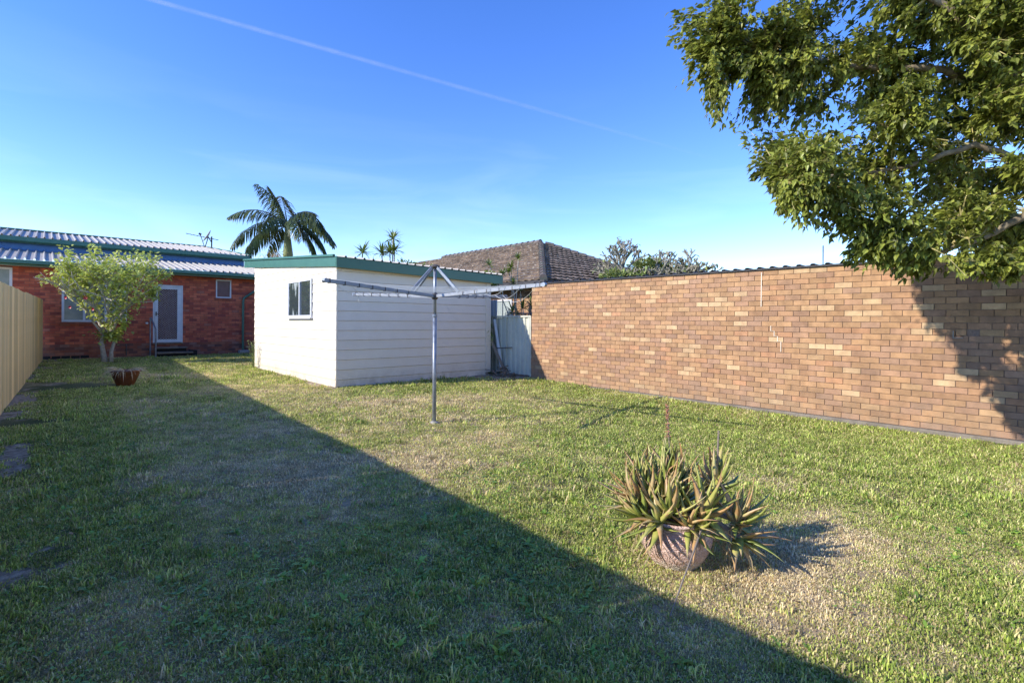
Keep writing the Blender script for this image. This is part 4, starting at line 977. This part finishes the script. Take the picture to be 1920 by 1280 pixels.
for k in range(60): leaf_strip(lf, HB+Vector((.1+rh.gauss(0,.22), rh.gauss(0,.2), .78+rh.gauss(0,.12))), (rh.uniform(-1,1), rh.uniform(-1,1), rh.uniform(-.8,.4)), (0,0,1), .13, .08, .5, rh.random()*.3, n=3)
for k in range(9000):
    z = -1.45+2.75*rh.random()**.75; a = rh.uniform(0, 2*PI); rr_ = rh.random()**.45
    wd_ = 1.12*smooth(z, -1.7, .3)+.10
    p = cc+VR*math.cos(a)*wd_*rr_+VF*math.sin(a)*wd_*.85*rr_+Vector((0,0,z))
    if not in_crown(p) or mn.noise(p*2.1)+.6*mn.noise(p*5) < .17: continue
    leaf_strip(lf, p, (rh.uniform(-1,1), rh.uniform(-1,1), rh.uniform(-.7,.8)), (rh.uniform(-.8,.8), rh.uniform(-.8,.8), 1), rh.uniform(.06, .115), rh.uniform(.045, .075), .5, rh.random(), n=3, fold=.12)
br.build('branches', M['pale_bark'], hb); lf.build('leaves', M['hib_leaf'], hb, fix=False, kind='stuff')
for k, (lt, z_) in enumerate(((.15, 1.95), (-.45, 1.95), (.3, 1.65), (-.3, 1.7), (-.7, 2.25))):
    f_ = MB(); c = HB+VR*lt-VF*.85*(1-.3*abs(lt))+Vector((0,0,z_-.15))
    for j in range(5): a = 2*PI*j/5; leaf_strip(f_, c, (VR*math.cos(a)+Vector((0,0,1))*math.sin(a)-VF*.6), -VF, .05 if k else .08, .05, .3, .5, n=2)
    f_.build('flower', M['petal'], hb, fix=False)

# small terracotta bowl with dead grass
BP = Vector((1.14, 12.2, gz(1.14, 12.2)))
bw = thing('terracotta_bowl', 'glazed brown terracotta bowl full of dry straw coloured grass on the shaded lawn', 'plant pot', BP)
b = MB(); b.lathe([(0, 0), (.13, 0), (.145, .02), (.20, .16), (.235, .25), (.25, .275), (.25, .30), (.225, .30), (.215, .26), (0, .25)], BP, 32); b.build('bowl', M['terracotta'], bw, smooth_=True)
b = MB(); b.lathe([(0, .262), (.216, .262)], BP, 24); b.build('soil', M['soil'], bw)
b = MB(); rs = random.Random(9)
def hang(mb, p, d, n, ln, wd, droop, r):
    leaf_strip(mb, p, d, (rs.uniform(-1,1), rs.uniform(-1,1), .3), ln, wd, droop, r, n=4)
for i in range(210):
    a = rs.gauss(PI*1.1, .7) if i < 140 else rs.gauss(-.25, .3); r_ = rs.uniform(0, .2)
    hang(b, BP+Vector((r_*math.cos(a), r_*math.sin(a), .27)), (math.cos(a), math.sin(a), rs.uniform(.1, 1.1)), 4, rs.uniform(.15, .42), .008, rs.uniform(1.5, 4.2), rs.random())
b.build('dead_grass', M['straw'], bw, fix=False)

# aloe in a large pot
AP0 = Vector((2.56, 1.44, -.01))
al = thing('potted_aloe', 'large swirl patterned clay pot overflowing with brown tipped aloe on the sunlit lawn', 'potted plant', AP0)
def pot_mat():
    m = bpy.data.materials.new('swirled_clay'); m.use_nodes = True
    t = m.node_tree; N = t.nodes.new; K = t.links.new; b = t.nodes['Principled BSDF']; b.inputs['Roughness'].default_value = .6
    c = N('ShaderNodeTexCoord'); n = N('ShaderNodeTexNoise'); n.inputs['Scale'].default_value = 11; n.inputs['Detail'].default_value = 2; n.inputs['Distortion'].default_value = 2.0; K(c.outputs['Object'], n.inputs[0])
    w_ = N('ShaderNodeMath'); w_.operation = 'MULTIPLY'; w_.inputs[1].default_value = 46; K(n.outputs[0], w_.inputs[0])
    s = N('ShaderNodeMath'); s.operation = 'SINE'; K(w_.outputs[0], s.inputs[0])
    mr = N('ShaderNodeMapRange'); mr.inputs[1].default_value = -.9; mr.inputs[2].default_value = -.1; K(s.outputs[0], mr.inputs[0])
    mixn = N('ShaderNodeMix'); mixn.data_type = 'RGBA'; mixn.inputs[6].default_value = (.48,.28,.215,1); mixn.inputs[7].default_value = (.68,.48,.40,1); K(mr.outputs[0], mixn.inputs[0])
    sp = N('ShaderNodeSeparateXYZ'); K(c.outputs['Object'], sp.inputs[0]); n2 = N('ShaderNodeTexNoise'); n2.inputs['Scale'].default_value = 22; n2.inputs['Detail'].default_value = 6; K(c.outputs['Object'], n2.inputs[0])
    ad = N('ShaderNodeMath'); ad.operation = 'MULTIPLY_ADD'; K(n2.outputs[0], ad.inputs[0]); ad.inputs[1].default_value = .12; K(sp.outputs[2], ad.inputs[2])
    m3 = N('ShaderNodeMapRange'); m3.inputs[1].default_value = .12; m3.inputs[2].default_value = .065; K(ad.outputs[0], m3.inputs[0])
    m4 = N('ShaderNodeMix'); m4.data_type = 'RGBA'; m4.inputs[7].default_value = (.62,.57,.48,1); K(m3.outputs[0], m4.inputs[0]); K(mixn.outputs[2], m4.inputs[6]); K(m4.outputs[2], b.inputs['Base Color'])
    bn = N('ShaderNodeBump'); bn.inputs['Strength'].default_value = .6; bn.inputs['Distance'].default_value = .006; K(s.outputs[0], bn.inputs['Height']); K(bn.outputs[0], b.inputs['Normal'])
    return m
PPr = [(q, z_*.86) for q, z_ in [(0, 0), (.115, 0), (.125, .01), (.155, .06), (.182, .12), (.195, .18), (.192, .225), (.178, .26), (.172, .275), (.185, .29), (.19, .302), (.182, .312), (.165, .305), (.16, .27), (0, .265)]]
b = MB(); b.lathe(PPr, AP0, 48); b.build('pot', pot_mat(), al, smooth_=True)
b = MB(); b.lathe([(0, .245), (.162, .245)], AP0, 24); b.build('soil', M['soil'], al)
def aloe_mat():
    m = bpy.data.materials.new('aloe_leaf'); m.use_nodes = True
    t = m.node_tree; N = t.nodes.new; K = t.links.new; b = t.nodes['Principled BSDF']; b.inputs['Roughness'].default_value = .42
    oi = N('ShaderNodeObjectInfo'); g = N('ShaderNodeNewGeometry'); n = N('ShaderNodeTexNoise'); n.inputs['Scale'].default_value = 14; n.inputs['Detail'].default_value = 5; K(g.outputs['Position'], n.inputs[0])
    at = N('ShaderNodeAttribute'); at.attribute_name = 'along'
    a1 = N('ShaderNodeMath'); a1.operation = 'MULTIPLY_ADD'; a1.inputs[1].default_value = .75; K(oi.outputs['Random'], a1.inputs[0]); K(n.outputs[0], a1.inputs[2])
    a2 = N('ShaderNodeMath'); a2.operation = 'MULTIPLY_ADD'; a2.inputs[1].default_value = .45; K(at.outputs['Fac'], a2.inputs[0]); K(a1.outputs[0], a2.inputs[2])
    cr = N('ShaderNodeValToRGB'); e = cr.color_ramp.elements; e[0].position = .55; e[0].color = (.25,.30,.06,1); e[1].position = 1.35/1.6; e[1].color = (.50,.38,.19,1)
    x = e.new(.74); x.color = (.42,.40,.11,1); x = e.new(.97); x.color = (.46,.27,.11,1)
    mm = N('ShaderNodeMath'); mm.operation = 'MULTIPLY'; mm.inputs[1].default_value = .68; K(a2.outputs[0], mm.inputs[0]); K(mm.outputs[0], cr.inputs[0]); K(cr.outputs[0], b.inputs['Base Color'])
    return m
M['aloe'] = aloe_mat()
ra = random.Random(19)
def aloe_leaf(base, d, ln, wd, curl, twist=0):
    base = Vector(base); d = Vector(d).normalized(); p = base.copy(); n = 7
    side = d.cross(Vector((0,0,1)))
    if side.length < .1: side = Vector((math.cos(twist), math.sin(twist), 0))
    side.normalize(); vs = []; al_ = []
    for i in range(n+1):
        t = i/n; wv = wd*(1-t**2.4)*(.8+.4*math.sin(PI*min(1, t*1.3+.1)))*.95+.0008; up = side.cross(d).normalized()
        th = wv*.33
        vs += [p-side*wv/2+up*wv*.16, p-up*th*.9, p+side*wv/2+up*wv*.16, p+up*.0]
        al_ += [t]*4
        p = p+d*ln/n; d = (d+up*curl[0]/n+Vector((0,0,-1))*curl[1]/n+side*curl[2]/n).normalized(); side = (side-d*side.dot(d)).normalized()
    fs = [(4*i+a, 4*i+(a+1) % 4, 4*i+4+(a+1) % 4, 4*i+4+a) for i in range(n) for a in range(4)]+[(0,1,2,3)]
    me = bpy.data.meshes.new('leaf'); ox = AP0; me.from_pydata([tuple(q-ox) for q in vs], [], fs)
    at = me.attributes.new('along', 'FLOAT', 'POINT'); at.data.foreach_set('value', al_); me.polygons.foreach_set('use_smooth', [True]*len(fs)); me.materials.append(M['aloe'])
    o = bpy.data.objects.new('leaf', me); COL.objects.link(o); o.parent = al
def rosette(c, n, ln, wd, axis=(0,0,1), spread=(.1, 1.3), seed=0, droopy=0):
    r = random.Random(seed); axis = Vector(axis).normalized(); q = axis.to_track_quat('Z', 'Y')
    for i in range(n):
        a = i*2.4+r.uniform(-.2, .2); el = PI/2-(spread[0]+(spread[1]-spread[0])*(i/(n-1)))+r.uniform(-.12, .12)
        d = q @ Vector((math.cos(a)*math.cos(el), math.sin(a)*math.cos(el), math.sin(el)))
        aloe_leaf(Vector(c)+d*.01-axis*.02*(i/n), d, ln*r.uniform(.7, 1.1)*(1-.15*i/n), wd*r.uniform(.8, 1.15), (r.uniform(.1, 1.1), r.uniform(-.2, .8)+droopy, r.uniform(-.6, .6)))
def ap(rx, fz, z): # right / away offsets from pot centre
    return AP0+VR*rx+VF*fz+Vector((0,0,z*.94-.015))
stem = MB()
ros = [((-.05, .02, .40), 24, .29, .036, (-.1,0,1), (.03, 1.0), 0), ((-.15, .03, .37), 22, .27, .034, (-.5,.1,1), (.05, 1.15), 0), ((-.20, -.05, .30), 14, .24, .04, (-.9,.1,.7), (.1, 1.3), .2), ((-.06, -.09, .33), 20, .24, .034, (-.15,-.4,1), (.05, 1.3), .1),
       ((-.11, .12, .40), 18, .27, .034, (-.3,.4,1), (.05, 1.0), 0), ((.11, -.10, .33), 16, .28, .044, (.1,-.3,1), (.05, 1.35), .1), ((.06, .06, .36), 12, .25, .036, (0,.1,1), (.1, 1.2), 0), ((.25, .08, .44), 15, .23, .042, (.25,.1,1), (.1, 1.45), .1),
       ((.31, -.06, .28), 16, .24, .04, (.5,-.3,.8), (.1, 1.5), .3), ((.31, -.10, .20), 12, .22, .036, (.6,-.4,-.1), (.2, 1.5), .6), ((.02, -.15, .29), 9, .20, .03, (0,-.7,.6), (.1, 1.3), .5), ((-.13, -.12, .29), 14, .22, .034, (-.5,-.6,.5), (.1, 1.5), .8), ((.05, -.16, .27), 12, .2, .034, (.1,-.8,.5), (.1, 1.5), 1.0), ((-.2, .0, .36), 14, .27, .036, (-.7,0,1), (.05, 1.2), .1), ((.0, .03, .42), 14, .3, .032, (.1,.1,1), (.02, .6), -.1), ((.2, .02, .30), 9, .22, .036, (.3,0,.8), (.2, 1.4), .3)]
for k, (c, n, ln, wd, ax, sp_, dp) in enumerate(ros):
    axw = VR*ax[0]+VF*ax[1]+Vector((0,0,ax[2])); c = ap(*c)
    rosette(c, int(n*1.15), ln*1.08, wd, axw, sp_, 40+k, dp)
    root = AP0+Vector((0,0,.27))+VR*max(-.1, min(.1, (c-AP0).dot(VR)*.5)); stem.tube([root, root.lerp(c, .6)+Vector((0,0,.02)), c+axw.normalized()*.01], [.016, .014, .016], 7)
stem.build('stem', M['old_wood'], al)
fs_ = MB(); s0 = ap(-.02, .03, .42); s1_ = ap(-.035, .05, .93); fs_.tube([s0, s0.lerp(s1_, .5)+VR*.004, s1_], [.005, .004, .002], 6)
sp = fs_.build('flower_stalk', M['old_wood'], al)
bd = MB()
for i in range(34):
    t = .62+.38*i/34; p = s0.lerp(s1_, t); a = i*2.4; ll = .026*(1.25-t)+.008
    bd.tube([p, p+Vector((math.cos(a)*ll*.8, math.sin(a)*ll*.8, ll*(.9 if t > .8 else -.1)))], [.0032, .0024], 5)
    if t < .72 and i % 2: pass
bd.build('flower_buds', mat('aloe_bud', (.36,.13,.08), (.42,.22,.13), rough=.5), sp)
b = MB(); b.tube([ap(.25, .08, .42), ap(.262, .08, .60), ap(.268, .08, .77)], [.007, .006, .005], 6); b.build('flower_stalk', M['old_wood'], al)
b = MB(); a_ = ap(.10, -.17, .35); e_ = Vector((2.02, 1.16, .02)); b.tube([a_, a_.lerp(e_, .35)+Vector((0,0,-.01)), a_.lerp(e_, .7), e_], [.006, .005, .004, .003], 6); b.build('dry_stalk', M['old_wood'], al)
b = MB(); b.tube([ap(-.02, .02, .45), ap(.0, .0, .62), ap(.0, -.0, .70)], .003, 5); b.build('dry_stalk', M['old_wood'], al)
b = MB()
for i in range(46):
    c = ap(ra.choice((ra.uniform(.18, .34), ra.uniform(-.2, .2))), ra.uniform(-.14, -.02), ra.uniform(.2, .3)); d = Vector((ra.uniform(-.6,.6), ra.uniform(-.6,.6), ra.uniform(-.6,.2))); pp = [c]; 
    for k in range(5): c = c+d.normalized()*.04; d += Vector((ra.uniform(-.5,.5), ra.uniform(-.5,.5), -.45)); pp.append(c)
    pp = [q for q in pp if q.z > .005]
    if len(pp) > 2: b.tube(pp, .0022, 4)
b.build('aerial_roots', M['straw'], al)
rk = MB(); c = Vector((3.02, 1.33, .03)); rk.box(c.x-.05, c.x+.05, c.y-.03, c.y+.03, -.02, .06, M=None); tag(rk.build('stone', M['concrete'], loc=c, bevel=.02), 'small grey stone in the grass behind the potted aloe', 'stone')

# ------------------------------------------------------------------ big tree at the right
TB = Vector((7.0, -.85, -.05))
tr = thing('leafy_tree', 'large glossy leafed tree overhanging the brick wall from the right', 'tree', TB)
V = Vector
limbs = [
 ([TB, V((6.98,-.8,.8)), V((6.92,-.7,1.6))], [.26,.21,.19], 'trunk'),
 ([V((6.92,-.7,1.55)), V((6.85,-.35,2.3)), V((6.75,.05,3.1)), V((6.55,.5,3.7)), V((6.35,.7,4.4)), V((6.1,.9,5.2))], [.17,.13,.11,.09,.07,.03], 'limb'),
 ([V((6.58,.45,3.62)), V((6.2,.85,3.74)), V((5.8,1.2,3.74)), V((5.4,1.55,3.80)), V((5.0,1.95,3.9))], [.06,.05,.04,.028,.012], 'limb'),
 ([V((6.86,-.3,2.35)), V((6.75,.1,2.42)), V((6.45,.5,2.12)), V((6.15,.78,1.99)), V((5.85,1.0,1.95))], [.07,.055,.04,.025,.012], 'limb'),
 ([V((6.85,-.35,2.3)), V((6.55,.2,2.75)), V((6.2,.55,2.95)), V((5.95,1.0,2.78)), V((5.5,1.5,2.72)), V((5.15,1.8,2.7))], [.06,.05,.04,.03,.02,.01], 'limb'),
 ([V((6.92,-.7,1.6)), V((6.8,-.3,1.75)), V((6.35,.15,1.80)), V((5.9,.62,1.84))], [.05,.04,.028,.012], 'limb'),
 ([V((6.8,-.1,2.9)), V((7.2,.1,3.4)), V((7.6,.3,3.9)), V((7.9,.5,4.6))], [.09,.07,.05,.02], 'limb'),
 ([V((6.92,-.7,1.6)), V((7.1,-1.2,2.6)), V((7.4,-1.7,3.6)), V((7.5,-2.1,4.8))], [.15,.12,.08,.03], 'limb'),
 ([V((6.8,-.2,2.8)), V((6.2,-.5,3.6)), V((5.8,-.7,4.4)), V((5.4,-.7,5.1))], [.1,.08,.05,.02], 'limb'),
 ([V((6.75,.05,3.1)), V((6.3,.3,3.5)), V((5.8,.7,4.1)), V((5.3,1.3,4.6)), V((4.9,1.9,4.8))], [.07,.055,.04,.025,.01], 'limb'),
 ([V((6.86,-.3,2.5)), V((7.2,.1,2.75)), V((7.6,.4,2.6)), V((7.8,.6,2.4))], [.06,.045,.03,.012], 'limb'),
]
nodes = []
for pl, rd, nm in limbs:
    dense = []; rr_ = []
    for i in range(len(pl)-1):
        for q in range(5):
            t = q/5; p = pl[i].lerp(pl[i+1], t)+V((mn.noise(pl[i]*3+V((q,0,0))), mn.noise(pl[i]*3+V((0,q,0))), mn.noise(pl[i]*3+V((0,0,q)))))*.03*(1 if 0 < i+q else 0); dense.append(p); rr_.append(rd[i]+(rd[i+1]-rd[i])*t)
    dense.append(pl[-1]); rr_.append(rd[-1])
    b = MB(); b.tube(dense, rr_ if nm == 'trunk' else [q*.68 for q in rr_], 9); b.build(nm, M['bark'], tr, smooth_=True)
    if nm == 'limb': nodes += [(p, r_) for p, r_ in zip(dense[3:], rr_[3:])]
blobs = [((4.66,2.37,4.15),.34),((4.74,2.28,3.8),.33),((5.0,2.05,4.15),.46),((5.02,2.03,3.52),.42),((5.35,1.74,4.1),.5),((5.3,1.76,3.4),.46),((5.12,1.83,2.92),.27),((4.91,1.46,2.68),0.38),
 ((4.88,1.48,2.35),0.24),((5.11,1.36,2.32),0.30),((5.95,1.3,2.95),.5),((5.41,1.09,2.26),0.36),((5.51,0.90,1.94),0.24),((6.7,.9,2.65),.5),((5.62,1.35,4.1),.55),((6.07,.94,4.1),.55),((6.3,.47,4.0),.6),((6.44,.87,3.4),.42),
 ((6.9,.44,3.3),.55),((7.37,.55,2.85),.5),((7.5,.43,2.32),.42),((6.35,1.3,3.6),.28),((5.96,0.32,1.86),0.20),((5.44,0.60,1.79),0.17),((4.95,2.0,4.75),.5),((5.5,1.5,4.9),.7),((6.2,.6,5.0),.8),((7.0,.3,4.6),.8),((7.6,.3,4.0),.6),
 ((5.6,-.5,4.9),.8),((6.4,-.3,5.4),.9),((7.3,-.8,5.2),.9),((7.4,-1.6,4.4),.9),((7.6,-.6,3.4),.6),((7.2,-2.2,4.9),.9),((6.2,-1.4,4.6),.9),((7.7,-.1,2.3),.42),((7.75,-.4,1.7),.38),((7.1,.0,1.95),.3),((6.6,-.4,3.3),.5),((6.6,.75,2.3),.34),((7.1,.35,2.2),.34),((6.0,.55,2.3),.3),((5.0,1.35,2.14),.21),((5.4,1.15,2.0),.2),((5.65,.9,1.87),.18),((6.0,.2,3.2),.35),((5.9,.3,3.8),.45),((6.1,.1,2.6),.3),((5.5,.9,3.2),.3)]
rt_ = random.Random(77)
lf_all = []; tw_ = MB()
for bi, (c, R_) in enumerate(blobs):
    c = V(c); ntw = int(560*R_**2.1)+24
    if (c.y < -.3 or c.z > 4.6): ntw = int(ntw*.3)
    for k in range(ntw):
        v = V((rt_.gauss(0,1), rt_.gauss(0,1), rt_.gauss(0,1))).normalized(); tip = c+v*R_*rt_.random()**.38
        if mn.noise(tip*1.9+V((5,0,0))) < -.26: continue
        best = min(nodes, key=lambda nd: (nd[0]-tip).length*(1 if nd[0].x > tip.x-.25 else 1.6)) if nodes else None
        s = best[0]; L_ = (tip-s).length
        if L_ > 1.1:
            s = tip+(s-tip).normalized()*rt_.uniform(.3, .6)
        else:
            pass
        mid = s.lerp(tip, .55)+V((rt_.gauss(0,.05), rt_.gauss(0,.05), .06*min(1, L_)))
        if rt_.random() < .85: tw_.tube([s, mid, tip], [.0065, .0045, .002], 3, cap=False)
        if rt_.random() < .03 and L_ < 1.1: nodes.append((mid, .004))
        out_d = (tip-s).normalized(); nl = rt_.randint(16, 24)
        for j in range(nl):
            t = 1-.62*(j/nl); p = s.lerp(mid, t/.55) if t < .55 else mid.lerp(tip, (t-.55)/.45)
            p = p+V((rt_.gauss(0,.018), rt_.gauss(0,.018), rt_.gauss(0,.018)))
            d = out_d*.5+V((-.35, .2, -.5))+V((rt_.gauss(0,.42), rt_.gauss(0,.42), rt_.gauss(0,.38)))
            lf_all.append((p, d.normalized(), rt_.uniform(.04, .085), rt_.random(), V((rt_.gauss(0,.6), rt_.gauss(0,.6), 1)).normalized()))
tw_.build('twigs', M['twig'], tr, kind='stuff', fix=False)
def leaf_geo(p, d, ln, up):
    s = d.cross(up)
    if s.length < .05: s = V((1,0,0))
    s.normalize(); u = s.cross(d); w_ = ln*(.21+.09*abs(math.sin(p.x*91+p.y*57)))
    q0 = p+d*ln*.18; m = p+d*ln*.55; tip = p+d*ln*1.15-u*ln*.12; b0 = p+d*ln*.30; 
    return [q0, b0-s*w_*.75+u*w_*.3, m-s*w_+u*w_*.35, tip, m+s*w_+u*w_*.35, b0+s*w_*.75+u*w_*.3, m-u*.0], [(0,1,2,6), (6,2,3), (6,3,4), (0,6,4,5)]
camp = V((0,0,1.3)); VFv = V((math.sin(YAW), math.cos(YAW), 0)); VRv = V((math.cos(YAW), -math.sin(YAW), 0))
def vis(p):
    q = p-camp; Z = q.dot(VFv); return Z > .5 and abs(q.dot(VRv)/Z) < 1.0 and q.z/Z < .63
lf_all.sort(key=lambda l: ((l[0]-camp).length/(l[2]) if vis(l[0]) else 1e6+rt_.random()))
vs, fs = leaf_geo(V((0,0,0)), V((0,1,0)), 1.0, V((0,0,1))); lm = MB(); lm.add(vs, fs); leaf_me = lm.mesh('leaf', M['tree_leaf_near'], fix=False)
for (p, d, ln, r_, up) in lf_all[:300]:
    o = bpy.data.objects.new('leaf', leaf_me); COL.objects.link(o); o.parent = tr
    s = d.cross(up).normalized(); u = s.cross(d); mt = Matrix((s, d, u)).transposed().to_4x4()
    o.matrix_local = Matrix.Translation(p-TB) @ mt @ Matrix.Scale(ln, 4)
lb = MB()
for (p, d, ln, r_, up) in lf_all[300:]:
    vs, fs = leaf_geo(p, d, ln, up); lb.add(vs, fs, r_)
lb.build('leaves', M['tree_leaf'], tr, kind='stuff', fix=False)
print('tree leaves', len(lf_all), 'tufts', len(pts))

# ------------------------------------------------------------------ contrail high in the sky
def cmat(a0):
    m = bpy.data.materials.new('contrail_ice'); m.use_nodes = True
    t = m.node_tree; N = t.nodes.new; K = t.links.new; t.nodes.remove(t.nodes['Principled BSDF'])
    df = N('ShaderNodeBsdfDiffuse'); df.inputs[0].default_value = (.9,.9,.9,1); tl = N('ShaderNodeBsdfTranslucent'); tl.inputs[0].default_value = (.9,.9,.9,1); m1 = N('ShaderNodeMixShader'); K(df.outputs[0], m1.inputs[1]); K(tl.outputs[0], m1.inputs[2])
    tp = N('ShaderNodeBsdfTransparent'); m2 = N('ShaderNodeMixShader'); lw = N('ShaderNodeLayerWeight'); lw.inputs[0].default_value = .5
    at = N('ShaderNodeAttribute'); at.attribute_name = 'rnd'; g = N('ShaderNodeNewGeometry'); n = N('ShaderNodeTexNoise'); n.inputs['Scale'].default_value = .0022; n.inputs['Detail'].default_value = 8; K(g.outputs['Position'], n.inputs[0])
    inv = N('ShaderNodeMath'); inv.operation = 'SUBTRACT'; inv.inputs[0].default_value = 1; K(lw.outputs['Facing'], inv.inputs[1])
    p2 = N('ShaderNodeMath'); p2.operation = 'POWER'; p2.inputs[1].default_value = 1.6; K(inv.outputs[0], p2.inputs[0])
    a = N('ShaderNodeMath'); a.operation = 'MULTIPLY'; K(p2.outputs[0], a.inputs[0]); K(at.outputs['Fac'], a.inputs[1])
    a2 = N('ShaderNodeMath'); a2.operation = 'MULTIPLY'; K(a.outputs[0], a2.inputs[0]); K(n.outputs[0], a2.inputs[1])
    a3 = N('ShaderNodeMath'); a3.operation = 'MULTIPLY'; a3.inputs[1].default_value = a0; K(a2.outputs[0], a3.inputs[0])
    K(a3.outputs[0], m2.inputs[0]); K(tp.outputs[0], m2.inputs[1]); K(m1.outputs[0], m2.inputs[2]); K(m2.outputs[0], t.nodes['Material Output'].inputs[0]); return m
Hc = 9000; k0 = V((.152, 1.219, .634)); k1 = V((.994, .444, .316))
P0 = k0*(Hc/k0.z); P1 = k1*(Hc/k1.z); dd = (P1-P0); P0 = P0-dd*.25; dd = P1-P0
cm = MB(); n = 60; ring = 10; sd_ = dd.normalized().cross(V((0,0,1))).normalized()
cv = []; 
for i in range(n+1):
    t = i/n; p = P0+dd*t*1.0; wv = 70+45*t+18*mn.noise(V((i*.7, 0, 0)))
    for k in range(ring): a = 2*PI*k/ring; cv.append(p+sd_*math.cos(a)*wv+V((0,0,1))*math.sin(a)*wv)
cf = [(i*ring+k, i*ring+(k+1) % ring, (i+1)*ring+(k+1) % ring, (i+1)*ring+k) for i in range(n) for k in range(ring)]
cm.v = [tuple(q) for q in cv]; cm.f = cf; cm.r = [(1-((f[0]//ring)/n)**2)*1.0 for f in cf]
tag(cm.build('contrail', cmat(.17), loc=tuple(P0), smooth_=True), 'thin fading white contrail slanting across the blue sky', 'contrail')
